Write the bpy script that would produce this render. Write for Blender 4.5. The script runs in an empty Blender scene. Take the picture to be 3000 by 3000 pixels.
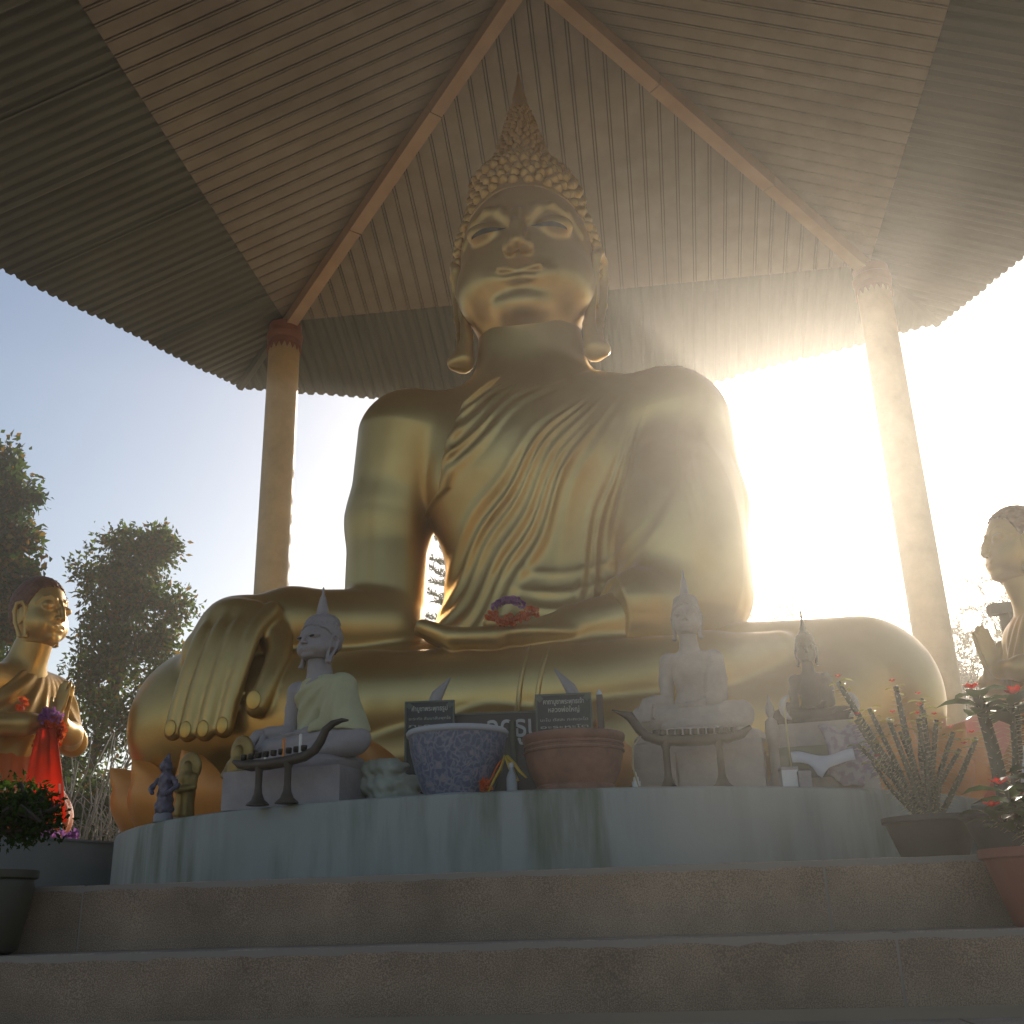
import bpy, bmesh, math, random
import numpy as np
from mathutils import Vector, Matrix

S = bpy.context.scene
COL = S.collection
R = math.radians

# ------------------------------------------------------------------ camera
def cam_axes(pitch, roll, yaw):
    p, r, y = R(pitch), R(roll), R(yaw)
    f = Vector((-math.sin(y)*math.cos(p), math.cos(y)*math.cos(p), math.sin(p)))
    rt = Vector((math.cos(y), math.sin(y), 0)); up = rt.cross(f)
    x = math.cos(r)*rt - math.sin(r)*up
    return x, x.cross(f), f
cx, cu, cf = cam_axes(20.8, 1.7, 7.2)
cd = bpy.data.cameras.new('camera'); cam = bpy.data.objects.new('camera', cd); COL.objects.link(cam)
cam.matrix_world = Matrix(((cx.x, cu.x, -cf.x, 0.0), (cx.y, cu.y, -cf.y, -3.03), (cx.z, cu.z, -cf.z, -0.125), (0, 0, 0, 1)))
cd.sensor_width = 36; cd.lens = 36*2025/1932; cd.clip_start = .02; cd.clip_end = 3000
S.camera = cam

# ------------------------------------------------------------------ sky and sun
SUN_EL, SUN_AZ = 22.5, 9.0            # azimuth measured from +y towards +x
W = bpy.data.worlds.new('World'); S.world = W; W.use_nodes = True
wn = W.node_tree.nodes; wl = W.node_tree.links
sky = wn.new('ShaderNodeTexSky'); sky.sky_type = 'NISHITA'; sky.sun_disc = False
sky.sun_elevation = R(SUN_EL); sky.sun_rotation = R(SUN_AZ)
sky.air_density = 1.0; sky.dust_density = 1.3; sky.ozone_density = .8
bg = wn['Background']; bg.inputs['Strength'].default_value = .092
wl.new(sky.outputs[0], bg.inputs[0])
sd = bpy.data.lights.new('sun', 'SUN'); sd.energy = 5.0; sd.angle = R(.53); sd.color = (1.0, .92, .80)
sun = bpy.data.objects.new('sun', sd); COL.objects.link(sun)
sv = Vector((math.sin(R(SUN_AZ))*math.cos(R(SUN_EL)), math.cos(R(SUN_AZ))*math.cos(R(SUN_EL)), math.sin(R(SUN_EL))))
sun.rotation_euler = sv.to_track_quat('Z', 'Y').to_euler()
S.view_settings.view_transform = 'Standard'; S.view_settings.look = 'None'
S.view_settings.exposure = 0.5; S.view_settings.gamma = 1.0; S.view_settings.use_curve_mapping = False
S.cycles.max_bounces = 8; S.cycles.volume_bounces = 0; S.cycles.use_denoising = True
S.cycles.volume_step_rate = 1.0; S.cycles.volume_max_steps = 64

# ------------------------------------------------------------------ helpers: materials
def lin(h):
    return tuple(h)
def mat(name, col, rough=.6, metal=0.0, col2=None, scale=6.0, mixlo=.35, mixhi=.65, bump=0.0, bscale=60.0, stretch=(1, 1, 1), detail=6.0, trans=0.0, spec=.5, coords='Object', coat=0.0, rvar=0.0, stain=None):
    m = bpy.data.materials.new(name); m.use_nodes = True
    n, l = m.node_tree.nodes, m.node_tree.links
    b = n['Principled BSDF']
    b.inputs['Base Color'].default_value = (*col, 1); b.inputs['Roughness'].default_value = rough
    b.inputs['Metallic'].default_value = metal; b.inputs['Specular IOR Level'].default_value = spec
    b.inputs['Coat Weight'].default_value = coat
    tc = n.new('ShaderNodeTexCoord'); mp = n.new('ShaderNodeMapping'); mp.inputs['Scale'].default_value = stretch
    l.new(tc.outputs[coords], mp.inputs[0])
    if col2 is not None:
        t = n.new('ShaderNodeTexNoise'); t.inputs['Scale'].default_value = scale; t.inputs['Detail'].default_value = detail
        l.new(mp.outputs[0], t.inputs['Vector'])
        r = n.new('ShaderNodeValToRGB'); r.color_ramp.elements[0].position = mixlo; r.color_ramp.elements[1].position = mixhi
        r.color_ramp.elements[0].color = (*col, 1); r.color_ramp.elements[1].color = (*col2, 1)
        l.new(t.outputs['Fac'], r.inputs[0]); l.new(r.outputs[0], b.inputs['Base Color'])
    if stain:
        t = n.new('ShaderNodeTexNoise'); t.inputs['Scale'].default_value = stain[0]; t.inputs['Detail'].default_value = 7; t.inputs['Roughness'].default_value = .65
        l.new(mp.outputs[0], t.inputs['Vector'])
        mr = n.new('ShaderNodeMapRange'); mr.inputs[1].default_value = .35; mr.inputs[2].default_value = .65; mr.inputs[3].default_value = 1-stain[1]; mr.inputs[4].default_value = 1+stain[1]*.5
        l.new(t.outputs['Fac'], mr.inputs[0])
        vm = n.new('ShaderNodeVectorMath'); vm.operation = 'SCALE'; l.new(mr.outputs[0], vm.inputs['Scale'])
        sl = b.inputs['Base Color'].links
        if sl: l.new(sl[0].from_socket, vm.inputs[0])
        else: vm.inputs[0].default_value = col
        l.new(vm.outputs[0], b.inputs['Base Color'])
    if rvar:
        t = n.new('ShaderNodeTexNoise'); t.inputs['Scale'].default_value = scale*.7; t.inputs['Detail'].default_value = 5
        l.new(mp.outputs[0], t.inputs['Vector'])
        mr = n.new('ShaderNodeMapRange'); mr.inputs[1].default_value = .3; mr.inputs[2].default_value = .7
        mr.inputs[3].default_value = rough-rvar; mr.inputs[4].default_value = rough+rvar
        l.new(t.outputs['Fac'], mr.inputs[0]); l.new(mr.outputs[0], b.inputs['Roughness'])
    if bump:
        t = n.new('ShaderNodeTexNoise'); t.inputs['Scale'].default_value = bscale; t.inputs['Detail'].default_value = 4
        l.new(mp.outputs[0], t.inputs['Vector'])
        bp = n.new('ShaderNodeBump'); bp.inputs['Strength'].default_value = bump; bp.inputs['Distance'].default_value = .01
        l.new(t.outputs['Fac'], bp.inputs['Height']); l.new(bp.outputs[0], b.inputs['Normal'])
    if trans:
        tr = n.new('ShaderNodeBsdfTranslucent'); mx = n.new('ShaderNodeMixShader'); mx.inputs[0].default_value = trans
        src = b.inputs['Base Color'].links
        if src: l.new(src[0].from_socket, tr.inputs[0])
        else: tr.inputs[0].default_value = (*col, 1)
        l.new(b.outputs[0], mx.inputs[1]); l.new(tr.outputs[0], mx.inputs[2])
        l.new(mx.outputs[0], n['Material Output'].inputs[0])
    return m

GOLD = mat('gold_paint', (.58, .405, .155), .36, .80, (.47, .305, .105), 2.2, .35, .7, .05, 9.0, rvar=.06)
GOLD2 = mat('gold_paint_bright', (.62, .42, .12), .4, .7, (.5, .30, .08), 6, .35, .65)
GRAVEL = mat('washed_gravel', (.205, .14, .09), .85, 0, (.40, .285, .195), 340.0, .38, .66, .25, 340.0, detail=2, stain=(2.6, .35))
TREADM = mat('sky_lit_gravel_tread', (.34, .255, .185), .8, 0, (.48, .365, .28), 260.0, .40, .64, .5, 330.0, detail=2, stain=(3.5, .35))  # tread faces painted lighter, sky brightness on upward faces put into the colour
GROUT = mat('pale_grout', (.27, .23, .19), .9)
SOIL = mat('dry_soil', (.42, .29, .17), .95, 0, (.33, .24, .15), 1.2, .35, .65, .4, 14.0)
CONC = mat('concrete', (.26, .245, .22), .9, 0, (.19, .18, .16), 3.0, .3, .7, .3, 40)
PLANK = mat('ceiling_sheet_metal', (.262, .240, .198), .55, .0, (.222, .202, .166), 5.0, .3, .7, .05, 20, stain=(1.3, .2))
DECK = mat('roof_deck', (.13, .11, .09), .8)
EAVE = mat('eave_sheet_metal', (.128, .142, .120), .55, .0, (.10, .112, .096), 4.0, .3, .7, stain=(2.0, .25))
BEAM = mat('tan_painted_steel', (.40, .29, .19), .5, 0, (.33, .23, .15), 5.0, .3, .7)
COLUMN = mat('yellow_column_paint', (.54, .405, .205), .55, 0, (.45, .335, .165), 3.0, .3, .75, .08, 30, stain=(2.5, .2))
CAPITAL = mat('red_brown_paint', (.28, .115, .065), .5, 0, (.22, .09, .05), 12, .3, .7)

# ------------------------------------------------------------------ helpers: meshes and objects
class MB:
    def __init__(s): s.v = []; s.f = []
    def add(s, verts, faces):
        o = len(s.v); s.v += [tuple(map(float, p)) for p in verts]; s.f += [tuple(i+o for i in f) for f in faces]; return s
    def box(s, c, h, rz=0.0, M=None):
        vs = [Vector((x*h[0], y*h[1], z*h[2])) for x in (-1, 1) for y in (-1, 1) for z in (-1, 1)]
        q = Matrix.Rotation(rz, 3, 'Z') if M is None else M
        return s.add([q @ v + Vector(c) for v in vs], [(0, 1, 3, 2), (4, 6, 7, 5), (0, 4, 5, 1), (2, 3, 7, 6), (0, 2, 6, 4), (1, 5, 7, 3)])
    def lathe(s, prof, n=24, c=(0, 0, 0), sx=1.0, sy=1.0, wob=0.0, rnd=None):
        vs, fs = [], []
        k = len(prof)
        for (r, z) in prof:
            for i in range(n):
                a = 2*math.pi*i/n
                rr = r*(1+(wob*(rnd.random()-.5) if rnd else 0))
                vs.append((c[0]+rr*sx*math.cos(a), c[1]+rr*sy*math.sin(a), c[2]+z))
        for j in range(k-1):
            for i in range(n):
                a, b = j*n+i, j*n+(i+1) % n
                fs.append((a, b, b+n, a+n))
        fs.append(tuple(range(n-1, -1, -1))); fs.append(tuple((k-1)*n+i for i in range(n)))
        return s.add(vs, fs)
    def tube(s, pts, rad, n=8, sq=1.0):
        pts = [Vector(p) for p in pts]; k = len(pts)
        if not hasattr(rad, '__len__'): rad = [rad]*k
        vs, fs = [], []
        t0 = (pts[1]-pts[0]).normalized()
        ref = Vector((0, 0, 1)) if abs(t0.z) < .9 else Vector((1, 0, 0))
        u = t0.cross(ref).normalized()
        for j, p in enumerate(pts):
            t = (pts[min(j+1, k-1)]-pts[max(j-1, 0)]).normalized()
            u = (u-t*u.dot(t)).normalized(); w = t.cross(u)
            for i in range(n):
                a = 2*math.pi*i/n
                vs.append(p+(u*math.cos(a)+w*math.sin(a)*sq)*rad[j])
        for j in range(k-1):
            for i in range(n):
                a, b = j*n+i, j*n+(i+1) % n
                fs.append((a, b, b+n, a+n))
        fs.append(tuple(range(n-1, -1, -1))); fs.append(tuple((k-1)*n+i for i in range(n)))
        return s.add(vs, fs)
    def prism(s, poly, z0, z1):
        n = len(poly)
        vs = [(x, y, z0) for x, y in poly]+[(x, y, z1) for x, y in poly]
        return s.add(vs, [tuple(range(n-1, -1, -1)), tuple(range(n, 2*n))]+[(i, (i+1) % n, n+(i+1) % n, n+i) for i in range(n)])
    def mesh(s, name, m, smooth=False, ang=None):
        me = bpy.data.meshes.new(name); me.from_pydata(s.v, [], s.f); me.update()
        if m: me.materials.append(m)
        if smooth:
            me.polygons.foreach_set('use_smooth', [True]*len(me.polygons))
            if ang: me.set_sharp_from_angle(angle=R(ang))
        return me
def put(name, me, parent=None, loc=(0, 0, 0), rot=(0, 0, 0), sc=None):
    o = bpy.data.objects.new(name, me); COL.objects.link(o)
    o.parent = parent; o.location = loc; o.rotation_euler = rot
    if sc: o.scale = sc
    return o
def part(name, mb, m, parent, smooth=False, ang=None, label=None):
    o = put(name, mb.mesh(name, m, smooth, ang), parent)
    if label: o['label'] = label
    return o
def tag(o, label, cat, group=None):
    o['label'] = label; o['category'] = cat
    if group: o['group'] = group
    return o
def thing(name, label, cat, loc=(0, 0, 0), rz=0.0, group=None, sc=None):
    o = put(name, None, None, loc, (0, 0, rz), sc); return tag(o, label, cat, group)
def struct(o, kind='structure'):
    o['kind'] = kind; return o

# ------------------------------------------------------------------ helpers: signed distance fields -> meshes
F4 = np.float32
def A3(c): return np.asarray(c, F4)
def ln(P): return np.sqrt((P*P).sum(-1))
def sph(P, c, r): return ln(P-A3(c))-r
def ell(P, c, r, rz=0.0, rx=0.0, ry=0.0):
    Q = P-A3(c)
    if rz or rx or ry:
        M = np.array((Matrix.Rotation(rz, 3, 'Z') @ Matrix.Rotation(ry, 3, 'Y') @ Matrix.Rotation(rx, 3, 'X')), F4)
        Q = Q @ M
    r = A3(r); k0 = ln(Q/r); k1 = ln(Q/(r*r))+1e-9
    return k0*(k0-1.0)/k1
def rc(P, a, b, ra, rb):
    a, b = A3(a), A3(b); d = b-a
    t = np.clip(((P-a) @ d)/float(d @ d+1e-12), 0, 1)
    return ln(P-a-t[:, None]*d)-(ra+(rb-ra)*t)
def curve(pts, n=12):
    # Catmull-Rom through (position, radius) pairs
    q = [np.array([*p, r], float) for p, r in pts]; q = [2*q[0]-q[1]]+q+[2*q[-1]-q[-2]]; out = []
    m = len(q)-3
    for i in range(n+1):
        u = i/n*m; k = min(int(u), m-1); t = u-k; a, b, c, d = q[k:k+4]
        v = .5*(2*b+(c-a)*t+(2*a-5*b+4*c-d)*t*t+(3*b-a-3*c+d)*t**3); out.append((tuple(v[:3]), float(v[3])))
    return out
def smin(a, b, k):
    h = np.maximum(k-np.abs(a-b), 0)/k
    return np.minimum(a, b)-h*h*k*.25
def smax(a, b, k): return -smin(-a, -b, k)
def chain(P, pts, k=.02):
    d = None
    for (a, ra), (b, rb) in zip(pts[:-1], pts[1:]):
        e = rc(P, a, b, ra, rb); d = e if d is None else smin(d, e, k)
    return d
def rbox(P, c, h, r, M=None):
    Q = P-A3(c)
    if M is not None: Q = Q @ np.array(M, F4)
    q = np.abs(Q)-(A3(h)-r)
    return ln(np.maximum(q, 0))+np.minimum(q.max(-1), 0)-r
def sdf_mesh(name, f, lo, hi, h, m, project=1):
    B = 8; lo = np.asarray(lo, float); hi = np.asarray(hi, float)
    nb = np.ceil((hi-lo)/(h*B)).astype(int)+1; n = nb*B
    g = np.stack(np.meshgrid(*[np.arange(k) for k in nb], indexing='ij'), -1).reshape(-1, 3)
    d = f((lo+(g*B+(B-1)/2)*h).astype(F4))
    keep = np.abs(d) < B*h*.87*1.5+2*h
    vol = np.repeat(np.repeat(np.repeat(np.where(d > 0, 9.0, -9.0).astype(F4).reshape(nb), B, 0), B, 1), B, 2)
    o = np.stack(np.meshgrid(*[np.arange(B)]*3, indexing='ij'), -1).reshape(-1, 3)
    kb = g[keep]
    for s in range(0, len(kb), 600):
        ii = (kb[s:s+600, None, :]*B+o[None]).reshape(-1, 3)
        vol[ii[:, 0], ii[:, 1], ii[:, 2]] = f((lo+ii*h).astype(F4))
    ins = vol < 0
    c = [ins[a:n[0]-1+a, b:n[1]-1+b, e:n[2]-1+e] for a in (0, 1) for b in (0, 1) for e in (0, 1)]
    cnt = sum(x.astype(np.int8) for x in c); act = (cnt > 0) & (cnt < 8)
    ci = np.argwhere(act); idx = np.full(act.shape, -1, np.int64); idx[act] = np.arange(len(ci))
    off = np.array([(a, b, e) for a in (0, 1) for b in (0, 1) for e in (0, 1)])
    cv = np.stack([vol[ci[:, 0]+a, ci[:, 1]+b, ci[:, 2]+e] for a, b, e in off], 1)
    acc = np.zeros((len(ci), 3)); k = np.zeros(len(ci))
    for i in range(8):
        for j in range(i+1, 8):
            if np.abs(off[i]-off[j]).sum() == 1:
                a, b = cv[:, i], cv[:, j]; x = (a < 0) != (b < 0)
                t = np.where(x, a/np.where(a == b, 1, a-b), 0)
                acc += np.where(x[:, None], off[i]+t[:, None]*(off[j]-off[i]), 0); k += x
    V = (lo+(ci+acc/k[:, None])*h).astype(F4)
    for _ in range(project):
        e = h*.35; d0 = f(V)
        gr = np.stack([f(V+A3((e, 0, 0)))-f(V-A3((e, 0, 0))), f(V+A3((0, e, 0)))-f(V-A3((0, e, 0))), f(V+A3((0, 0, e)))-f(V-A3((0, 0, e)))], -1)/(2*e)
        g2 = (gr*gr).sum(-1)+1e-6
        st = np.clip(-d0/g2, -h, h)[:, None]*gr
        V = V+np.clip(st, -h*.6, h*.6)
    quads = []
    for ax in range(3):
        s0 = [slice(None)]*3; s1 = [slice(None)]*3; s0[ax] = slice(0, -1); s1[ax] = slice(1, None)
        ch = ins[tuple(s0)] != ins[tuple(s1)]; p = np.argwhere(ch)
        b, e = (ax+1) % 3, (ax+2) % 3
        p = p[(p[:, b] > 0) & (p[:, e] > 0) & (p[:, b] < n[b]-1) & (p[:, e] < n[e]-1)]
        eb = np.zeros(3, int); eb[b] = 1; ee = np.zeros(3, int); ee[e] = 1
        q = np.stack([idx[tuple((p-eb-ee).T)], idx[tuple((p-ee).T)], idx[tuple(p.T)], idx[tuple((p-eb).T)]], 1)
        fl = ~ins[tuple(p.T)]; q[fl] = q[fl][:, ::-1]; quads.append(q)
    Q = np.concatenate(quads); Q = Q[(Q >= 0).all(1)]
    me = bpy.data.meshes.new(name)
    me.vertices.add(len(V)); me.vertices.foreach_set('co', V.astype(F4).ravel())
    me.loops.add(Q.size); me.loops.foreach_set('vertex_index', Q.astype(np.int32).ravel())
    me.polygons.add(len(Q)); me.polygons.foreach_set('loop_start', np.arange(0, Q.size, 4, dtype=np.int32))
    me.polygons.foreach_set('use_smooth', np.ones(len(Q), bool))
    me.update(calc_edges=True); me.validate()
    if m: me.materials.append(m)
    return me
# ------------------------------------------------------------------ ground, terrace, stairs
RN = random.Random(7)
def ground():
    xs = np.concatenate([np.linspace(-900, -40, 10), np.linspace(-34, 34, 35), np.linspace(40, 900, 10)])
    ys = np.concatenate([np.linspace(-900, -40, 10), np.linspace(-34, 40, 38), np.linspace(46, 900, 10)])
    V = []
    for y in ys:
        for x in xs:
            t = min(max((-y-1.0)/3.0, 0), 1); t2 = min(max((y-9)/8, 0), 1)
            z = -.25-2.1*t*t*(3-2*t)-.5*t2+.06*math.sin(x*.7+y*.4)*min(1, max(0, abs(x)+abs(y)-9)/6)
            V.append((x, y, z))
    nx = len(xs)
    F = [(j*nx+i, j*nx+i+1, (j+1)*nx+i+1, (j+1)*nx+i) for j in range(len(ys)-1) for i in range(nx-1)]
    return struct(put('ground', MB().add(V, F).mesh('ground', SOIL, True)))
ground()
terr = MB().box((-.5, 4.6, -.62), (7.0, 4.55, .6))
struct(part('terrace', terr, CONC, None))
RISE, TREAD = .175, .30
stairs = struct(put('stairs', None))
base = MB()
for k in range(13):
    base.box((0, -TREAD*k+.1615, -RISE*k-.9-.0025), (4.28, .159, .9))
part('stair_core', base, GROUT, stairs)
def slab(x0, x1, k):
    # one washed-gravel step casting: riser plus tread, nosing slightly eroded
    y0, z0 = -TREAD*k, -RISE*k
    depth = .62 if k == 0 else TREAD+.02
    m = MB(); n = max(8, int((x1-x0)/.05)); rr = random.Random(k*31+int(x0*10))
    prof = lambda: [(y0+depth, z0+.0), (y0+.016, z0+rr.uniform(-.0012, .0012)), (y0+.006+rr.uniform(-.001, .003), z0-.006+rr.uniform(-.004, .002)), (y0+rr.uniform(-.001, .002), z0-.020+rr.uniform(-.004, .004)), (y0, z0-RISE+.001), (y0+.03, z0-RISE+.001)]
    V, Fc = [], []
    for i in range(n+1):
        x = x0+(x1-x0)*i/n
        V += [(x, y, z) for y, z in prof()]
    for i in range(n):
        for j in range(5):
            Fc.append((i*6+j, i*6+j+1, (i+1)*6+j+1, (i+1)*6+j))
    Fc.append(tuple(range(5, -1, -1))); Fc.append(tuple(n*6+j for j in range(6)))
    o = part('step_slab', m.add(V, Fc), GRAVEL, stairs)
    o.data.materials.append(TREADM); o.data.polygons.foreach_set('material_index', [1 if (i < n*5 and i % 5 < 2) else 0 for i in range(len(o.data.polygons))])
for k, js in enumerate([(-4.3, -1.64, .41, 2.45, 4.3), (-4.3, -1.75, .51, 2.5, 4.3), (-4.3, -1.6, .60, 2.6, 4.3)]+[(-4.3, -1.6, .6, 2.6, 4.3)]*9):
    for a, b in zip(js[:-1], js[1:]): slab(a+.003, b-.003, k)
# paving of the landing behind the top step
lm = MB().box((-.5, 4.9, -.011), (6.9, 4.2, .012))
struct(part('landing', lm, GRAVEL, None))

WOODM = mat('far_wood_green', (.035, .05, .02), .9, 0, (.07, .07, .025), .25, .35, .65)
V, Fc = [], []
for j in range(5):
    for i in range(180):
        a = 2*math.pi*i/180; r = 95+14*j; hh = (0, 5.0, 6.5, 7, 0)[j]*(1+.28*math.sin(i*.9)+.22*math.sin(i*2.3+j)+.15*math.sin(i*5.1))
        V.append((r*math.cos(a), 5+r*math.sin(a), -2.6+hh))
for j in range(4):
    for i in range(180): Fc.append((j*180+i, j*180+(i+1) % 180, (j+1)*180+(i+1) % 180, (j+1)*180+i))
struct(put('wooded_hills', MB().add(V, Fc).mesh('wooded_hills', WOODM, True)))
# ------------------------------------------------------------------ round plinth
PC = (-.60, 3.2); PR = 2.32; PZ = .31
def plinth_mat():
    m = mat('grey_blue_plinth_paint', (.335, .34, .30), .7, 0, (.285, .295, .265), 2.0, .3, .7, .12, 30)
    n, l = m.node_tree.nodes, m.node_tree.links; b = n['Principled BSDF']
    src = b.inputs['Base Color'].links[0].from_socket
    tc = n.new('ShaderNodeTexCoord'); mp = n.new('ShaderNodeMapping'); mp.inputs['Scale'].default_value = (7, 7, .9)
    l.new(tc.outputs['Object'], mp.inputs[0])
    t = n.new('ShaderNodeTexNoise'); t.inputs['Scale'].default_value = 1.0; t.inputs['Detail'].default_value = 8; t.inputs['Roughness'].default_value = .6
    l.new(mp.outputs[0], t.inputs['Vector'])
    r = n.new('ShaderNodeValToRGB'); r.color_ramp.elements[0].position = .44; r.color_ramp.elements[1].position = .66
    l.new(t.outputs['Fac'], r.inputs[0])
    t2 = n.new('ShaderNodeTexNoise'); t2.inputs['Scale'].default_value = 1.6; l.new(tc.outputs['Object'], t2.inputs['Vector'])
    r2 = n.new('ShaderNodeValToRGB'); r2.color_ramp.elements[0].position = .38; r2.color_ramp.elements[1].position = .62
    l.new(t2.outputs['Fac'], r2.inputs[0])
    mu = n.new('ShaderNodeMath'); mu.operation = 'MULTIPLY'; l.new(r.outputs[0], mu.inputs[0]); l.new(r2.outputs[0], mu.inputs[1])
    mx = n.new('ShaderNodeMix'); mx.data_type = 'RGBA'; l.new(mu.outputs[0], mx.inputs[0]); l.new(src, mx.inputs[6])
    mx.inputs[7].default_value = (.12, .135, .085, 1); l.new(mx.outputs[2], b.inputs['Base Color'])
    return m
pl = thing('plinth', 'round grey-blue painted plinth streaked with green algae at the top of the stairs', 'plinth', (PC[0], PC[1], 0))
part('plinth_drum', MB().lathe([(PR, .0), (PR, .02), (PR, PZ-.02), (PR-.006, PZ-.006), (PR-.02, PZ), (0.3, PZ)], 120), plinth_mat(), pl, True, 40)

# ------------------------------------------------------------------ pavilion
QX, QY, QH, ZF, ZA = -.52, 3.07, 2.81, 5.48, 6.61
pav = thing('pavilion', 'open square pavilion with beige boarded ceiling and yellow columns sheltering the giant golden statue', 'pavilion', (QX, QY, 0))
SL = math.hypot(QH, ZA-ZF)
def clip_tri(u0, u1, S_, L, inset):
    tv = lambda u: max(0.0, L*min(u, S_-u)/(S_/2)-inset)
    us = [u0, u1]
    if u0 < S_/2 < u1: us = [u0, S_/2, u1]
    return [(u0, 0.0), (u1, 0.0)]+[(u, tv(u)) for u in reversed(us)]
for k in range(4):
    a = k*math.pi/2
    # facet frame: fold edge runs along X, facet climbs inward along -Y (k = 0 is the back side)
    M = Matrix.Rotation(-a, 4, 'Z')
    ux, uv = Vector((1, 0, 0)), Vector((0, -QH/SL, (ZA-ZF)/SL)); nn = Vector((0, -(ZA-ZF)/SL, -QH/SL))   # nn points down into the room
    o0 = Vector((-QH, QH, ZF))
    P = lambda u, v, d: M @ (o0+ux*u+uv*v+nn*d)
    S_ = 2*QH
    pan = part('ceiling_panel', MB().add([P(0, 0, -.03), P(S_, 0, -.03), P(S_/2, SL, -.03), P(0, 0, -.06), P(S_, 0, -.06), P(S_/2, SL, -.06)],
               [(0, 1, 2), (5, 4, 3), (0, 3, 4, 1), (1, 4, 5, 2), (2, 5, 3, 0)]), DECK, pav)
    w = .1385; u = .02; i = 0
    while u+w < S_:
        m = MB()
        for (b0, b1, dd) in ((u, u+w-.034, .0), (u+w-.024, u+w-.010, .004)):
            poly = clip_tri(b0, b1, S_, SL, .02); nq = len(poly)
            if max(p[1] for p in poly) < .06: continue
            V = [P(x, y, dd) for x, y in poly]+[P(x, y, -.028) for x, y in poly]
            m.add(V, [tuple(range(nq-1, -1, -1)), tuple(range(nq, 2*nq))]+[(i_, (i_+1) % nq, nq+(i_+1) % nq, nq+i_) for i_ in range(nq)])
        if m.v: part('ceiling_plank', m, PLANK, pan)
        u += w; i += 1
# hip beams
for k in range(4):
    a = k*math.pi/2; M = Matrix.Rotation(-a, 3, 'Z')
    p0 = M @ Vector((-QH+.02, QH-.02, ZF-.075)); p1 = M @ Vector((-.03, .03, ZA-.085))
    d = (p1-p0).normalized(); sx = d.cross(Vector((0, 0, 1))).normalized(); up = sx.cross(d)
    m = MB(); hw, hh = .055, .06
    for (t0, t1, g) in ((0, .34, 0), (.342, .68, .003), (.682, 1.0, 0)):
        q0, q1 = p0.lerp(p1, t0), p0.lerp(p1, t1)
        V = [q+sx*(x*(hw+g))+up*(y*hh) for q in (q0, q1) for x, y in ((-1, -1), (1, -1), (1, 1), (-1, 1))]
        m.add(V, [(0, 1, 2, 3), (7, 6, 5, 4), (0, 4, 5, 1), (1, 5, 6, 2), (2, 6, 7, 3), (3, 7, 4, 0)])
    part('hip_beam', m, BEAM, pav)
# eaves: corrugated sheets, octagonal outline
EO, ESL = .76, .40
for k in range(4):
    a = k*math.pi/2; M = Matrix.Rotation(-a, 3, 'Z'); MO = (1.52, 1.80, 1.6, 1.80)[k]
    full = QH+EO
    ov = lambda u: EO+(MO-EO)*(1-abs(u)/full)
    inn = lambda u: max(0.0, abs(u)-QH)
    eave = None
    u = -full+.01; shw = .735
    while u < full-.02:
        u1 = min(u+shw+.03, full-.01); n = max(2, int((u1-u)/.0131)); V = []; Fc = []
        si = int((u+full)/shw+.5); sag = RN.uniform(-.004, .004)
        for i in range(n+1):
            x = u+(u1-u)*i/n; ph = (x/.105) % 1.0
            zz = .026*max(0.0, math.cos((ph-.5)*2*math.pi))**.8 if abs(ph-.5) < .25 else 0.0
            ro, ri = ov(x), inn(x)
            for j in range(3):
                t = j/2; v = ri+(ro-ri)*t
                V.append(M @ Vector((x, QH+v, ZF+.02-ESL*v+zz+sag*t+.012*(si % 2))))
        V += [q+Vector((0, 0, .006)) for q in V]; h3 = 3*(n+1)
        for i in range(n):
            for j in range(2):
                q = (i*3+j, (i+1)*3+j, (i+1)*3+j+1, i*3+j+1); Fc.append(q); Fc.append(tuple(h3+w_ for w_ in reversed(q)))
            Fc.append((i*3+2, (i+1)*3+2, h3+(i+1)*3+2, h3+i*3+2))
        mbs = MB().add(V, Fc)
        if eave is None:
            fr = MB().tube([M @ Vector((-full+.1, QH+.015, ZF+.055)), M @ Vector((full-.1, QH+.015, ZF+.055))], .02, 4)
            eave = part('eave', fr, DECK, pav)
        part('eave_sheet', mbs, EAVE, eave, True, 50)
        u += shw
for k in range(4):
    M = Matrix.Rotation(-k*math.pi/2, 3, 'Z')
    p0 = M @ Vector((-QH+.05, QH-.05, ZF+.035)); p1 = M @ Vector((-QH-EO+.02, QH+EO-.02, ZF+.03-ESL*EO))
    part('eave_hip', MB().tube([p0, p1], [.05, .05], 6), EAVE, pav)
# columns
COLR = .155
for sx_, sy_ in ((-1, 1), (1, 1), (-1, -1), (1, -1)):
    x, y = sx_*(QH-.0), sy_*(QH-.0)
    zt = ZF-.10
    prof = [(COLR*1.25, 0), (COLR*1.25, .12), (COLR*1.02, .16), (COLR, .3), (COLR*.99, 2.8), (COLR*.965, zt-.18)]
    c = put('column', MB().lathe(prof, 36).mesh('column', COLUMN, True, 40), pav, (x, y, 0))
    cm = MB().lathe([(COLR*.97, zt-.20), (COLR*1.06, zt-.19), (COLR*1.08, zt-.15), (COLR*1.03, zt-.135), (COLR*1.12, zt-.11), (COLR*1.12, zt-.06), (COLR*1.02, zt-.045), (COLR*1.02, zt+.04)], 36)
    for i in range(18):
        t = 2*math.pi*i/18; q = Matrix.Rotation(t, 3, 'Z'); r0 = COLR*.985
        tri = [(r0, -.026, zt-.195), (r0, .026, zt-.195), (r0+.002, 0, zt-.26)]
        V = [q @ Vector(p) for p in tri]+[q @ (Vector(p)+Vector((.012, 0, 0))) for p in tri]
        cm.add(V, [(0, 1, 2), (5, 4, 3), (0, 3, 4, 1), (1, 4, 5, 2), (2, 5, 3, 0)])
    part('capital', cm, CAPITAL, c, True, 35)
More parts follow.
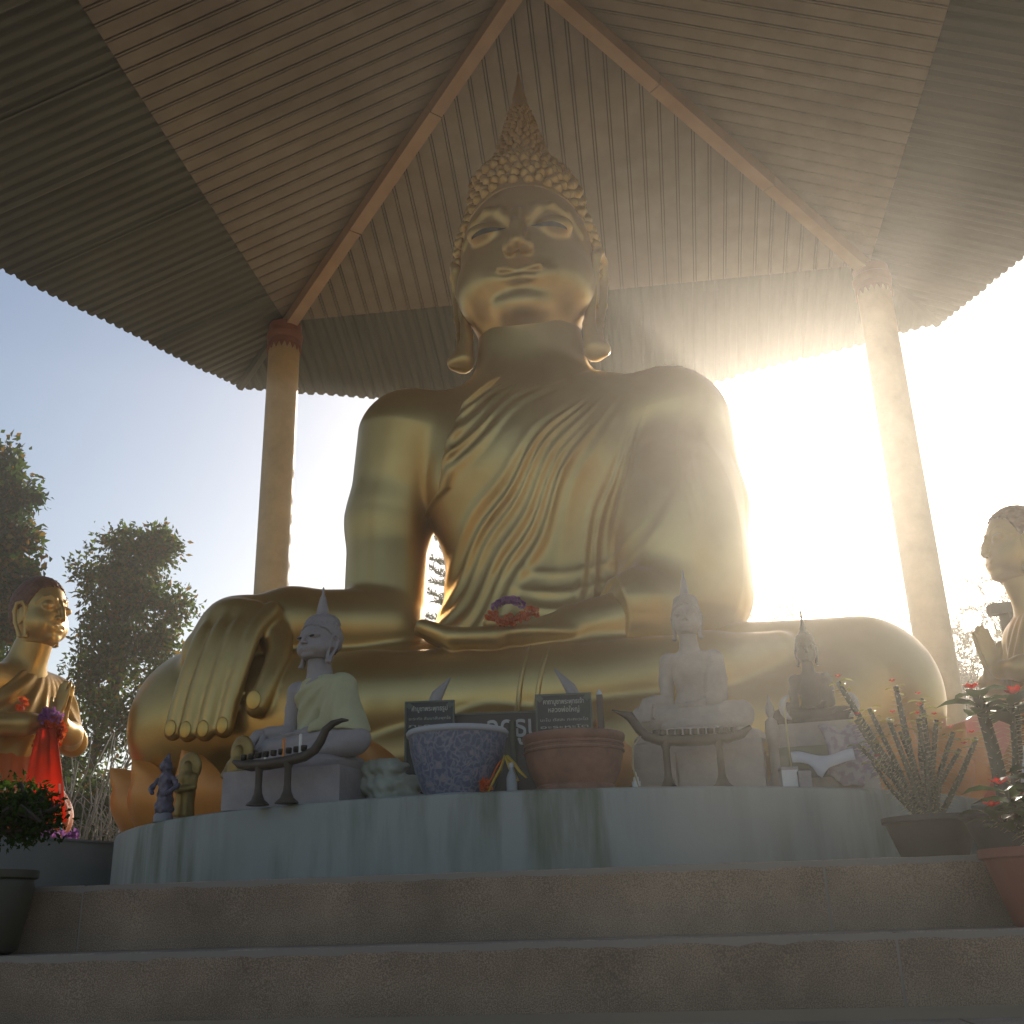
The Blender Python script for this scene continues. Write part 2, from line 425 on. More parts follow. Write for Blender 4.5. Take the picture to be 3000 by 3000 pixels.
# ------------------------------------------------------------------ giant seated statue
def body_sdf(P):
    d = ell(P, (-.60, 3.25, 1.2), (.85, .58, .48))
    d = smin(d, ell(P, (-.60, 3.2, 1.75), (.58, .43, .62)), .25)
    d = smin(d, ell(P, (-.60, 3.16, 2.5), (.76, .46, .66)), .25)
    d = smin(d, rc(P, (-1.35, 3.22, 2.84), (.16, 3.22, 2.80), .29, .29), .18)
    d = smin(d, rc(P, (-.62, 3.22, 2.95), (-.63, 3.12, 3.7), .40, .31), .16)
    # legs: right leg (left in view) folded on top
    legR = chain(P, [((-1.15, 3.15, .98), .46), ((-2.48, 2.80, .95), .43)])
    legR = smin(legR, chain(P, [((-2.46, 2.74, .92), .42), ((-1.5, 2.54, .90), .345), ((-.5, 2.47, .93), .29), ((.3, 2.5, 1.02), .215), ((.66, 2.62, 1.12), .135)], .06), .12)
    legL = chain(P, [((-.05, 3.15, .98), .46), ((1.08, 2.86, .93), .435)])
    legL = smin(legL, chain(P, [((1.05, 2.78, .78), .38), ((.2, 2.45, .66), .30), ((-.8, 2.32, .62), .26), ((-1.6, 2.42, .62), .2)], .06), .12)
    d = smin(d, smin(legR, legL, .035), .07)
    # left arm (right in view) down to the palm in the lap
    aL = chain(P, [((.22, 3.2, 2.74), .375), ((.32, 3.18, 2.2), .30), ((.33, 3.1, 1.62), .265)], .1)
    aL = smin(aL, chain(P, [((.31, 3.05, 1.55), .25), ((-.05, 2.64, 1.36), .19), ((-.38, 2.5, 1.30), .14)], .05), .06)
    d = smin(d, aL, .07)
    # right arm reaching down over the knee
    aR = chain(P, [((-1.44, 3.2, 2.80), .345), ((-1.565, 3.18, 2.25), .262), ((-1.57, 3.1, 1.62), .245)], .1)
    aR = smin(aR, chain(P, [((-1.58, 3.02, 1.50), .25), ((-2.02, 2.74, 1.47), .225), ((-2.27, 2.56, 1.40), .205), ((-2.36, 2.46, 1.27), .17)], .08), .05)
    d = smin(d, aR, .05)
    return d
def hands_sdf(P):
    # back of the right hand draped over the shin, four straight fingers and a thumb
    d = ell(P, (-2.25, 2.48, 1.43), (.20, .13, .16), 0, .6)
    fi = None
    for i, (x0, x1, zt, yo) in enumerate(((-2.395, -2.44, .785, .02), (-2.303, -2.350, .77, 0), (-2.211, -2.258, .77, 0), (-2.119, -2.164, .785, .015))):
        c = chain(P, curve([((x0+.085, 2.43+yo, 1.50), .050), ((x0+.035, 2.315+yo, 1.36), .0475), ((x0+.01, 2.255+yo, 1.20), .048), ((x0*.5+x1*.5, 2.215+yo, 1.0), .047), ((x1, 2.19+yo, zt+.035), .045)], 20), .0015)
        fi = c if fi is None else smin(fi, c, .030)
    d = smin(d, fi, .045)
    d = smin(d, chain(P, curve([((-2.06, 2.54, 1.42), .10), ((-1.965, 2.39, 1.24), .072), ((-1.965, 2.28, 1.08), .060), ((-2.005, 2.215, .925), .055)], 16), .0015), .05)
    # left palm lying open in the lap
    e = ell(P, (-.62, 2.44, 1.25), (.28, .19, .075), .05)
    for i, (y0, y1) in enumerate(((2.30, 2.36), (2.385, 2.42), (2.47, 2.48), (2.55, 2.54))):
        e = smin(e, chain(P, [((-.78, y0, 1.235), .06), ((-1.0, (y0+y1)/2, 1.25), .055), ((-1.17-.02*(i == 1), y1, 1.33), .042)], .03), .03)
    e = smin(e, chain(P, [((-.52, 2.55, 1.30), .07), ((-.66, 2.60, 1.36), .06), ((-.84, 2.56, 1.38), .045)], .03), .05)
    e = smin(e, rc(P, (-.38, 2.5, 1.30), (-.55, 2.46, 1.26), .13, .10), .08)
    return np.minimum(d, e)
def robe_base(P):
    d = ell(P, (-.60, 3.25, 1.2), (.85, .58, .48))
    d = smin(d, ell(P, (-.60, 3.2, 1.75), (.58, .43, .62)), .25)
    d = smin(d, ell(P, (-.60, 3.16, 2.5), (.76, .46, .66)), .25)
    d = smin(d, rc(P, (-1.35, 3.22, 2.84), (.16, 3.22, 2.80), .29, .29), .18)
    aL = chain(P, [((.22, 3.2, 2.74), .375), ((.32, 3.18, 2.2), .30), ((.33, 3.1, 1.62), .275)], .1)
    fo = chain(P, [((.31, 3.05, 1.58), .265), ((-.05, 2.64, 1.38), .215), ((-.34, 2.5, 1.31), .165)], .05)
    aL = smin(aL, smax(fo, (-.16-P[:, 0]-.5*(P[:, 1]-2.58))*.85, .012), .03)
    aL = smin(aL, ell(P, (.20, 2.98, 1.95), (.36, .36, .75), 0, -.12), .08)
    return smin(d, aL, .06)
XBZ = np.array([-9, 1.2, 2.1, 2.3, 2.6, 2.85, 3.0, 3.15, 3.3, 3.6]); XBX = np.array([-3, -3, -1.6, -1.19, -1.13, -1.02, -.88, -.66, -.40, .2])
FOLDS = [(.235, .016, .9), (.275, .013, .7), (.33, .016, 1.0), (.375, .012, .6), (.43, .016, .9), (.49, .013, .6), (.545, .02, .45),
         (.70, .022, .45), (.755, .014, .8), (.795, .012, .7), (.845, .015, 1.0), (.885, .012, .7), (.93, .016, .9), (1.0, .02, .4),
         (1.09, .015, .7), (1.13, .012, .9), (1.185, .014, .6), (1.30, .02, .35), (1.455, .012, .9), (1.49, .011, .8), (1.535, .012, .8)]
def robe_sdf(P):
    d = robe_base(P)
    x, y, z = P[:, 0], P[:, 1], P[:, 2]
    px, pz = .42, 3.38
    dx, dz = px-x, pz-z
    r = np.sqrt(dx*dx+dz*dz); th = np.arctan2(dz, dx)+.07*np.sin(r*1.9+.4)+.012*np.sin(x*9+z*5)
    F = np.zeros_like(x)
    for t, s, w in FOLDS:
        s = s*.95; e = th-t
        F += w*(np.exp(-(e/s)**2)-.25*np.exp(-((e-s*2)/s)**2))
    fade = np.clip((r-.55)/.5, 0, 1)*np.clip((3.05-r)/.6, 0, 1)*np.clip((3.35-y)/.25, 0, 1)*np.clip((x+1.32)/.12, 0, 1)*np.clip((z-(1.12+.95*np.clip(x+.48, 0, 1)))/.25, 0, 1)*np.where(th > 1.25, .6, 1.0)
    # swags across the belly
    sw = np.zeros_like(x)
    for z0, am in ((1.52, .7), (1.62, .8), (1.74, .5), (1.40, .5)):
        zz = z0+.55*(x+.55)**2+.05*np.sin(x*4)
        sw += am*np.exp(-((z-zz)/.026)**2)
    sw *= np.clip((x+.80)/.2, 0, 1)*np.clip((.15-x)/.3, 0, 1)*np.clip((3.2-y)/.2, 0, 1)
    wv = .72+.28*np.sin(r*2.6+th*31)
    disp = .021*F*wv*fade*np.clip(r/1.4, .55, 1.1)+.013*sw
    g = (np.interp(z, XBZ, XBX).astype(F4)-x)*.8
    xl = np.interp(z, [1.2, 1.33, 1.8, 2.3, 2.9], [-.5, -.30, .02, .34, .46])
    disp = disp+.022*(1/(1+np.exp(-np.clip((x-xl)/.012, -30, 30))))*np.clip((3.0-y)/.2, 0, 1)*np.clip((z-1.34)/.1, 0, 1)
    rim = np.exp(-((g+.035)/.028)**2)*.016
    d = d-.022-disp-rim
    g = np.maximum(g, (1.10-z)*.9)
    return smax(d, g, .012)
def head_sdf(P):
    X = np.abs(P[:, 0]+.63); Q = np.stack([X, P[:, 1], P[:, 2]], 1)      # mirrored, centre at x = -.63
    d = ell(Q, (0, 3.20, 4.06), (.455, .49, .56))
    d = smin(d, ell(Q, (0, 3.06, 3.76), (.445, .375, .37)), .12)
    d = smin(d, ell(Q, (.235, 2.93, 3.70), (.18, .18, .21)), .12)          # cheeks
    d = smin(d, ell(Q, (0, 2.785, 3.475), (.15, .10, .10)), .14)          # chin
    d = smax(d, -ell(Q, (.205, 2.655, 4.045), (.16, .075, .085), -.25), .06)   # eye sockets
    d = smin(d, ell(Q, (.205, 2.80, 4.03), (.145, .10, .082), -.3), .035)  # lids
    # brow arcs
    br = chain(Q, [((.050, 2.722, 4.08), .022), ((.12, 2.742, 4.175), .024), ((.215, 2.79, 4.215), .024), ((.31, 2.853, 4.17), .021), ((.385, 2.93, 4.06), .018)], .03)
    d = smin(d, br, .035)
    # nose
    d = smin(d, chain(Q, [((0, 2.71, 4.13), .036), ((0, 2.65, 3.98), .040), ((0, 2.605, 3.838), .048)], .05), .05)
    d = smin(d, sph(Q, (.060, 2.648, 3.825), .043), .03)
    d = smax(d, -sph(Q, (.04, 2.61, 3.782), .020), .015)
    # mouth
    d = smin(d, ell(Q, (0, 2.735, 3.660), (.20, .075, .095)), .07)
    d = smin(d, ell(Q, (.050, 2.684, 3.674), (.10, .032, .025), -.25, 0, -.18), .016)
    d = smin(d, ell(Q, (0, 2.684, 3.614), (.112, .036, .030)), .016)
    d = smax(d, -chain(Q, [((0, 2.648, 3.645), .007), ((.09, 2.660, 3.649), .007), ((.150, 2.705, 3.668), .005)], .01), .012)
    d = smax(d, -ell(Q, (0, 2.660, 3.548), (.09, .018, .014)), .03)
    d = smin(d, rc(Q, (0, 3.16, 3.5), (0, 3.2, 3.1), .325, .345), .10)
    # three neck lines
    for zz in (3.36, 3.24):
        d = d+.010*np.exp(-((Q[:, 2]-zz+.25*(Q[:, 1]-2.8)*.3)/.018)**2)*(Q[:, 2] < 3.45)
    return d
def ear_sdf(P):
    X = np.abs(P[:, 0]+.63); Q = np.stack([X, P[:, 1], P[:, 2]], 1)
    o = .455
    d = chain(Q, [((o-.01, 3.08, 3.80), .034), ((o+.015, 3.08, 3.98), .034), ((o+.035, 3.14, 4.06), .034), ((o+.055, 3.24, 4.04), .034), ((o+.05, 3.28, 3.90), .034), ((o+.03, 3.24, 3.70), .034), ((o+.0, 3.16, 3.52), .036), ((o-.02, 3.10, 3.38), .05), ((o-.02, 3.05, 3.27), .075), ((o+.025, 3.03, 3.255), .05)], .02)
    d = smin(d, chain(Q, [((o-.01, 3.08, 3.80), .034), ((o-.035, 3.06, 3.62), .032), ((o-.055, 3.04, 3.45), .04), ((o-.04, 3.04, 3.28), .06)], .02), .02)
    return smin(d, ell(Q, (o-.0, 3.18, 3.86), (.025, .10, .2)), .02)
def hair_sdf(P):
    X = np.abs(P[:, 0]+.63); Q = np.stack([X, P[:, 1], P[:, 2]], 1)
    d = ell(Q, (0, 3.22, 4.07), (.478, .50, .572))
    zl = 4.43-.95*X**2-.02*np.exp(-(X/.05)**2)                # hairline, dips to the temples
    zl = np.where(Q[:, 1] > 3.0, np.maximum(zl-(Q[:, 1]-3.0)*1.4, 3.55), zl-.25*(3.0-Q[:, 1])*0)
    d = smax(d, (zl-Q[:, 2])*.8, .02)
    d = smin(d, ell(Q, (0, 3.26, 4.57), (.385, .37, .235)), .15)
    return d
CONE = [(.38, 4.58), (.35, 4.72), (.27, 4.83), (.205, 4.92), (.165, 5.05), (.125, 5.20), (.095, 5.32), (.07, 5.42)]
BX = thing('giant_buddha_statue', 'giant golden seated Buddha statue touching the earth under the pavilion roof', 'statue')
body_me = sdf_mesh('body', lambda P: smin(body_sdf(P), hands_sdf(P), .014), (-3.1, 2.0, .3), (1.7, 3.9, 3.9), .0145, GOLD)
put('body', body_me, BX)
robe_me = sdf_mesh('robe', robe_sdf, (-1.75, 2.22, 1.0), (.85, 3.9, 3.4), .0115, GOLD)
put('robe', robe_me, BX)
head_me = sdf_mesh('head', head_sdf, (-1.25, 2.4, 3.2), (0, 3.8, 4.7), .015, GOLD)
head = put('head', head_me, BX)
ear_me = sdf_mesh('ear', lambda P: np.maximum(ear_sdf(P), -(P[:, 0]+.63)), (-.4, 2.9, 3.1), (.0, 3.4, 4.2), .012, GOLD)
put('ear', ear_me, head)
ear2 = put('ear', ear_me, head, (-1.26, 0, 0)); ear2.scale = (-1, 1, 1)
EYE = mat('painted_eye', (.045, .045, .045), .75, spec=.15)
PETAL = mat('orange_gold_lotus_paint', (.72, .31, .075), .45, .2, (.62, .24, .05), 4, .3, .7, rvar=.08)
for s in (-1, 1):
    V = []; n = 14
    for i in range(n+1):
        t = i/n; x = .075+.25*t
        up = .019*math.sin(math.pi*t)**.8; dn = .014*math.sin(math.pi*t)
        for dz in (up, -dn):
            V.append((x, dz, t))
    m = MB(); W_ = []
    for x, dz, t in V:
        z = 4.015+dz-.055*(t-.35)+.0
        p = np.array([[x-.63, 2.4, z]], F4)
        y = 2.5
        for _ in range(40):
            dd = head_sdf(np.array([[x-.63, y, z]], F4))[0]
            if dd < .002: break
            y += dd*.7
        W_.append((-.63+s*x, y-.004, z))
    m.add(W_, [(2*i, 2*i+1, 2*i+3, 2*i+2) if s < 0 else (2*i, 2*i+2, 2*i+3, 2*i+1) for i in range(n)])
    part('eye', m, EYE, head, True)
hair_me = sdf_mesh('hair', hair_sdf, (-1.25, 2.6, 3.4), (0, 3.85, 5.0), .018, GOLD)
hair = put('hair', hair_me, head)
fin = MB().lathe(CONE+[(.075, 5.43), (.072, 5.455), (.060, 5.465), (.058, 5.52), (.038, 5.60), (.018, 5.70), (.003, 5.79)], 28, (-.65, 3.27, 0))
part('finial', fin, GOLD, hair, True, 50)
# snail curls: one shared mesh placed over scalp and cone
cm = MB().lathe([(.042, -.02), (.044, .0), (.040, .013), (.031, .022), (.029, .024), (.022, .034), (.010, .041), (.001, .043)], 10)
curl_me = cm.mesh('hair_curl', GOLD, True)
spots = []
def scalp_hit(dirv, c):
    t = .1; p = None
    for _ in range(60):
        p = np.array([c+dirv*t], F4); d = hair_sdf(p)[0]
        t -= float(d)*.7
        if abs(d) < .002: break
    return p[0], t
c0 = np.array([-.63, 3.24, 4.2])
for i in range(4200):
    z = 1-(i+.5)/4200*1.75; rr = math.sqrt(max(0, 1-z*z)); a = i*2.399963
    dv = np.array([rr*math.cos(a), rr*math.sin(a), z])
    p, t = scalp_hit(dv, c0)
    if p[2] > 4.69: continue
    if abs(hair_sdf(np.array([p], F4))[0]) > .01: continue
    n = np.array([hair_sdf(np.array([p+e], F4))[0]-hair_sdf(np.array([p-e], F4))[0] for e in np.eye(3)*.01]); n /= np.linalg.norm(n)+1e-9
    if n[2] < -.5: continue
    if min([np.sum((p-q[0])**2) for q in spots] or [9]) < .060**2: continue
    spots.append((p, n, .95))
zc = 4.72
while zc < 5.40:
    r = float(np.interp(zc, [z for _, z in CONE], [q for q, _ in CONE])); sc = .95-.5*(zc-4.70)/.7
    n_ = max(6, int(2*math.pi*r/(.075*sc)))
    for i in range(n_):
        a = 2*math.pi*(i+.5*(int(zc*100) % 2))/n_
        spots.append((np.array([-.65+r*math.cos(a), 3.27+r*math.sin(a), zc]), np.array([math.cos(a), math.sin(a), .45]), sc))
    zc += .066*sc
spots.sort(key=lambda q: q[0][1])
for i, (p, n, sc) in enumerate(spots[:290]):
    o = put('hair_curl', curl_me, hair, p, Vector(n).to_track_quat('Z', 'Y').to_euler(), (sc, sc, sc))
rest = MB()
for p, n, sc in spots[290:]:
    q = Vector(n).to_track_quat('Z', 'Y').to_matrix()
    rest.add([q @ (Vector(v)*sc)+Vector(p) for v in cm.v], cm.f)
if rest.v: struct(part('back_hair', rest, GOLD, hair, True), 'stuff')
# fingernails
nail = MB().lathe([(.030, -.004), (.0305, .002), (.026, .0045), (.001, .006)], 14)
for x, y, z in ((-2.437, 2.170, .832), (-2.347, 2.150, .817), (-2.255, 2.150, .817), (-2.161, 2.165, .832), (-2.003, 2.163, .952)):
    o = part('fingernail', nail, GOLD2, BX, True); o.location = (x, y, z); o.rotation_euler = (R(88), 0, 0); o.scale = (1.0, 1.45, 1.0)
    if x > -2.1: o.scale = (1.3, 1.7, 1)
# robe hem on the shin and the throne of lotus petals
for x0, dx in ((-.60, .05), (-.50, .03)):
    pts = []
    for i in range(9):
        t = i/8; z = 1.18-.5*t; x = x0+dx*t*t-.12*t
        y = 2.0
        for _ in range(40):
            dd = body_sdf(np.array([[x, y, z]], F4))[0]
            if dd < .003: break
            y += float(dd)*.8
        pts.append((x, y, z))
    part('robe_hem', MB().tube(pts, [.006]+[.014]*7+[.006], 6), GOLD, BX, True)
TH = (-.68, 2.98); TA, TB = 2.28, 1.04
tm = MB().lathe([(1.0, PZ), (1.0, .34), (.92, .36), (.90, .50), (1.0, .53), (1.02, .56), (.98, .58), (.3, .58)], 72, (TH[0], TH[1], 0), TA-.10, TB+.0)
part('throne', tm, GOLD, BX, True, 40)
def petal(hh=.39, w=.205):
    m = MB(); V = []; nu, nv = 8, 10
    for j in range(nv+1):
        t = j/nv; wid = w*(math.sin(math.pi*min(1, .10+t*.92))**.62)*(1 if t < .7 else 1-(t-.7)*.5)
        if j == nv: wid = .004
        bulge = .16*math.sin(math.pi*t*.8)-.02+.10*max(0, t-.72)/.28
        for i in range(nu+1):
            s = i/nu*2-1
            V.append((s*wid, -bulge*(1-.55*s*s)+.02*s*s, t*hh))
    n = len(V); V += [(x*.93, y+.022, z) for x, y, z in V]
    F = []
    for j in range(nv):
        for i in range(nu):
            a = j*(nu+1)+i; q = (a, a+1, a+nu+2, a+nu+1); F.append(q); F.append(tuple(n+k for k in reversed(q)))
    for j in range(nv):
        for i in (0, nu):
            a = j*(nu+1)+i; F.append((a, a+nu+1, n+a+nu+1, n+a))
    return m.add(V, F)
pet_me = petal().mesh('lotus_petal', PETAL, True, 60)
for i in range(26):
    a = 2*math.pi*i/26+.06
    nx, ny = math.cos(a)/TA, math.sin(a)/TB
    put('lotus_petal', pet_me, BX, (TH[0]+TA*math.cos(a), TH[1]+TB*math.sin(a), PZ-.002), (R(-6), 0, math.atan2(ny, nx)+math.pi/2))
# ------------------------------------------------------------------ small things standing on the plinth
STONE = mat('grey_pink_marble', (.36, .315, .305), .6, 0, (.29, .255, .25), 5.0, .3, .7, .2, 60, stain=(7, .18))
STONE2 = mat('warm_grey_stone', (.40, .33, .28), .65, 0, (.32, .27, .23), 5.0, .3, .7, .2, 60, stain=(7, .18))
CLOTH = mat('cream_yellow_cloth', (.56, .53, .32), .8, 0, (.50, .47, .28), 14, .3, .7, .25, 120, trans=.12)
BLACK = mat('dark_bronze', (.022, .018, .016), .55, .2, (.035, .03, .025), 8)
IRON = mat('brown_painted_iron', (.06, .045, .032), .55, .2, (.10, .075, .05), 16, .35, .7, .2, 60)
WHITEP = mat('white_plastic', (.62, .62, .60), .4)
DARKGLASS = mat('dark_cup', (.02, .018, .018), .3)
WAX_O = mat('orange_wax', (.70, .25, .05), .5)
WAX_W = mat('white_wax', (.75, .72, .65), .5)
BC = np.array([-.62, 3.0, .5])
def small_mesh(name, f, lo, hi, h, m, s, c=BC):
    me = sdf_mesh(name, f, lo, hi, h, m, 1)
    co = np.empty(len(me.vertices)*3, F4); me.vertices.foreach_get('co', co)
    co = ((co.reshape(-1, 3)-c)*np.asarray(s)).astype(F4); me.vertices.foreach_set('co', co.ravel()); me.update(); return me
def small_robe(P):
    d = robe_base(P)
    d = smin(d, rc(P, (.20, 3.15, 2.6), (.98, 2.9, 1.15), .38, .42), .15)
    x, z = P[:, 0], P[:, 2]
    dx, dz = .42-x, 3.38-z; r = np.sqrt(dx*dx+dz*dz); th = np.arctan2(dz, dx)
    d = d-.05-.04*np.sin(th*22+r*1.5)*np.clip(r-.4, 0, 1)*np.clip((3.3-P[:, 1])/.3, 0, 1)
    g = (np.interp(z, XBZ, XBX).astype(F4)-x)*.8
    return smax(d, np.maximum(g, (1.06+.22*np.sin(x*1.3+1.0)-z)*.9), .02)
BS = (.113, .118, .128)
small_body = small_mesh('body', lambda P: smin(body_sdf(P), hands_sdf(P), .02), (-3.1, 2.0, .3), (1.7, 3.9, 3.9), .045, None, BS)
plain_robe = small_mesh('robe', lambda P: smax(robe_base(P)-.03, (np.interp(P[:, 2], XBZ, XBX).astype(F4)-P[:, 0])*.8, .02), (-1.9, 2.3, .9), (1.0, 4.0, 3.6), .045, None, BS)
flare_robe = small_mesh('robe', small_robe, (-1.9, 2.1, .7), (1.7, 4.0, 3.6), .036, None, BS)
HC = np.array([-.63, 3.2, 3.30])
small_head = small_mesh('head', lambda P: np.minimum(smax(head_sdf(P), 3.40-P[:, 2], .05), ear_sdf(P)), (-1.25, 2.4, 3.0), (0, 3.8, 4.75), .028, None, (.142, .142, .150), HC)
def bumpy_hair(P):
    d = hair_sdf(P)
    q = np.sin(P[:, 0]*42)*np.sin(P[:, 1]*42)*np.sin(P[:, 2]*42)
    return d-.03-.02*q
small_hair = small_mesh('hair', bumpy_hair, (-1.25, 2.6, 3.4), (0, 3.9, 5.0), .03, None, (.142, .142, .150), HC)
def withmat(me, m):
    c = me.copy(); c.materials.clear(); c.materials.append(m); return c
def small_buddha(name, label, loc, rz, ms, mrobe, flare, spire, s=1.0, mhair=None, eyes=False, hs=1.0):
    t = thing(name, label, 'statue', loc, rz)
    t.scale = (s, s, s)
    put('body', withmat(small_body, ms), t)
    put('robe', withmat(flare_robe if flare else plain_robe, mrobe), t)
    h = put('head', withmat(small_head, ms), t, (0, .018, .395), (0, 0, 0), (.96*hs, .96*hs, .92*hs))
    put('hair', withmat(small_hair, mhair or ms), h)
    z0 = (4.86-3.30)*.150-.035
    part('finial', MB().lathe([(r, z0+z) for r, z in spire], 16, (0, .005, 0)), mhair or ms, h, True, 50)
    for sg in (-1, 1) if eyes else ():
        e = part('eye', MB().lathe([(.001, 0), (.011, .001), (.009, .004), (.001, .006)], 10), EYE, h); e.location = (sg*.029, -.0695, .107); e.rotation_euler = (R(90), 0, 0); e.scale = (1.1, .5, 1)
    return t
SP1 = [(.034, -.01), (.034, .012), (.022, .02), (.020, .05), (.012, .10), (.012, .105), (.005, .125), (.003, .16)]
wb = small_buddha('small_white_buddha', 'small grey-white stone Buddha in a cream cloth robe, turned left on a block', (-1.43, 1.38, .52), R(-28), STONE, CLOTH, True, SP1, eyes=True)
wb.scale = (1.36, 1.32, 1.05)
wp = thing('marble_block', 'stepped grey marble block under the small Buddha in the cream robe', 'pedestal', (-1.46, 1.32, PZ))
p = MB().box((0, 0, .0775), (.255, .17, .0755), R(-8)); part('lower_block', p, STONE, wp)
p = MB().lathe([(.235, .153), (.245, .165), (.25, .185), (.235, .205), (.2, .213)], 40, (.02, .015, 0), 1.0, .72); part('cushion', p, STONE, wp, True, 40)
gb = small_buddha('small_grey_buddha', 'small warm grey bare stone Buddha facing forward, right of the red-brown pot', (.165, 1.46, .575), R(-7), STONE2, STONE2, False, SP1, hs=.92)
gp = thing('stone_pedestal', 'warm grey panelled stone pedestal under the bare grey Buddha behind the naga rack', 'pedestal', (.175, 1.45, PZ))
part('core', MB().box((0, 0, .10), (.25, .165, .10), R(-7)), STONE2, gp)
MR = Matrix.Rotation(R(-7), 3, 'Z')
for i, (x0, x1) in enumerate(((-.245, -.085), (-.075, .075), (.085, .245))):
    part('stone_panel', MB().box(MR @ Vector(((x0+x1)/2, -.168, .085)), ((x1-x0)/2, .012, .075), R(-7)), STONE2, gp)
part('upper_slab', MB().lathe([(.25, .20), (.265, .215), (.265, .235), (.25, .25), (.2, .262)], 48, (0, 0, 0), 1.0, .7), STONE2, gp, True, 40)
# ------------------------------------------------------------------ naga-boat candle racks
def rack(label, loc, rz, path, rads, legs, cups, candles):
    t = thing('candle_rack', label, 'candle rack', loc, rz, 'naga-shaped candle racks')
    part('rail', MB().tube(path, rads, 8, 1.0), IRON, t, True, 60)
    for x, zt in legs:
        l = part('leg', MB().lathe([(.045, 0), (.043, .006), (.026, .02), (.016, .045), (.0135, .07), (.0135, zt-.02), (.019, zt-.005), (.019, zt+.01)], 12, (x, 0, 0)), IRON, t, True, 45)
    cup_me = MB().lathe([(.008, 0), (.012, .004), (.0125, .022), (.0105, .023), (.010, .01), (.001, .009)], 10).mesh('candle_cup', DARKGLASS, True, 45)
    for x, z in cups: put('candle_cup', cup_me, t, (x, 0, z))
    for x, z, h, m_ in candles: part('candle_stub', MB().lathe([(.006, 0), (.006, h-.003), (.002, h)], 8, (x, 0, z)), m_, t, True, 45)
    return t
px = [(-.25, .175), (-.22, .162), (-.16, .152), (-.08, .152), (0, .158), (.08, .170), (.12, .19), (.145, .222), (.165, .262), (.195, .283), (.235, .292), (.262, .290)]
rack('dark brown candle rack curving up at its right end, in front of the cream-robed Buddha', (-1.405, 1.0, PZ), R(-14), [(x, 0, z) for x, z in px], [.006, .017, .022, .022, .021, .02, .019, .018, .016, .014, .009, .004],
     [(-.125, .145), (.005, .15)], [(-.20+.034*i, .174+.0018*i) for i in range(9)], [(-.02, .176, .07, WAX_O), (.055, .182, .075, WAX_W), (-.10, .172, .03, WAX_W)])
px = [(-.285, .31), (-.255, .298), (-.22, .285), (-.205, .262), (-.185, .23), (-.16, .205), (-.11, .188), (-.03, .183), (.06, .183), (.14, .186), (.2, .2), (.235, .225)]
rack('dark candle rack with beaked naga head at its left end, before the grey Buddha', (.125, 1.14, PZ), R(3), [(x, 0, z) for x, z in px], [.003, .008, .019, .017, .018, .019, .021, .022, .022, .021, .018, .008],
     [(-.09, .17), (.11, .17)], [(-.125+.0295*i, .203) for i in range(11)], [(-.036, .205, .02, WAX_W), (.112, .205, .025, WAX_W)])
w = put('wire_stand', MB().tube([(-.055, 1.03, PZ+.19), (-.085, 1.025, PZ+.155), (-.092, 1.02, PZ+.08), (-.075, 1.02, PZ+.006), (.0, 1.02, PZ+.005)], .0035, 6).mesh('wire_stand', mat('bent_wire', (.35, .28, .16), .4, .6), True))
tag(w, 'thin bent wire stand leaning at the left corner of the panelled stone pedestal', 'wire stand')
# ------------------------------------------------------------------ bowl and incense pot
def glaze():
    m = mat('blue_floral_glaze', (.13, .15, .24), .3, 0)
    n, l = m.node_tree.nodes, m.node_tree.links; b = n['Principled BSDF']
    tc = n.new('ShaderNodeTexCoord'); v = n.new('ShaderNodeTexVoronoi'); v.inputs['Scale'].default_value = 36; v.feature = 'DISTANCE_TO_EDGE'
    t0 = n.new('ShaderNodeTexNoise'); t0.inputs['Scale'].default_value = 18; l.new(tc.outputs['Object'], t0.inputs['Vector'])
    wp_ = n.new('ShaderNodeVectorMath'); wp_.operation = 'MULTIPLY_ADD'; wp_.inputs[1].default_value = (.09, .09, .09); l.new(t0.outputs['Color'], wp_.inputs[0]); l.new(tc.outputs['Object'], wp_.inputs[2])
    l.new(wp_.outputs[0], v.inputs['Vector'])
    t = n.new('ShaderNodeTexNoise'); t.inputs['Scale'].default_value = 38; t.inputs['Detail'].default_value = 5; l.new(tc.outputs['Object'], t.inputs['Vector'])
    ad = n.new('ShaderNodeMath'); ad.operation = 'MULTIPLY_ADD'; l.new(v.outputs['Distance'], ad.inputs[0]); ad.inputs[1].default_value = 1.6; l.new(t.outputs['Fac'], ad.inputs[2])
    r = n.new('ShaderNodeValToRGB'); e = r.color_ramp.elements
    e[0].position = .25; e[0].color = (.25, .24, .28, 1); e[1].position = .8; e[1].color = (.10, .115, .185, 1)
    q = e.new(.5); q.color = (.15, .18, .25, 1)
    mr = n.new('ShaderNodeMapRange'); mr.inputs[1].default_value = .3; mr.inputs[2].default_value = 1.0; l.new(ad.outputs[0], mr.inputs[0])
    l.new(mr.outputs[0], r.inputs[0]); l.new(r.outputs[0], b.inputs['Base Color']); return m
bw = thing('blue_bowl', 'wide blue and white floral glazed bowl with a pale rim', 'bowl', (-.77, 1.15, PZ))
bw.scale = (1, 1, 1.06)
part('bowl_wall', MB().lathe([(.12, .004), (.125, .018), (.14, .035), (.165, .10), (.183, .17), (.192, .225), (.178, .225), (.16, .1), (.1, .05), (.001, .045)], 56), glaze(), bw, True, 60)
part('rim', MB().lathe([(.1925, .224), (.199, .228), (.201, .240), (.195, .247), (.184, .243), (.182, .226)], 56), mat('pale_rim_glaze', (.40, .40, .42), .35), bw, True, 60)
part('foot_ring', MB().lathe([(.126, 0), (.128, .012), (.121, .018), (.11, .017)], 48), mat('pale_foot_glaze', (.36, .36, .38), .4), bw, True, 50)
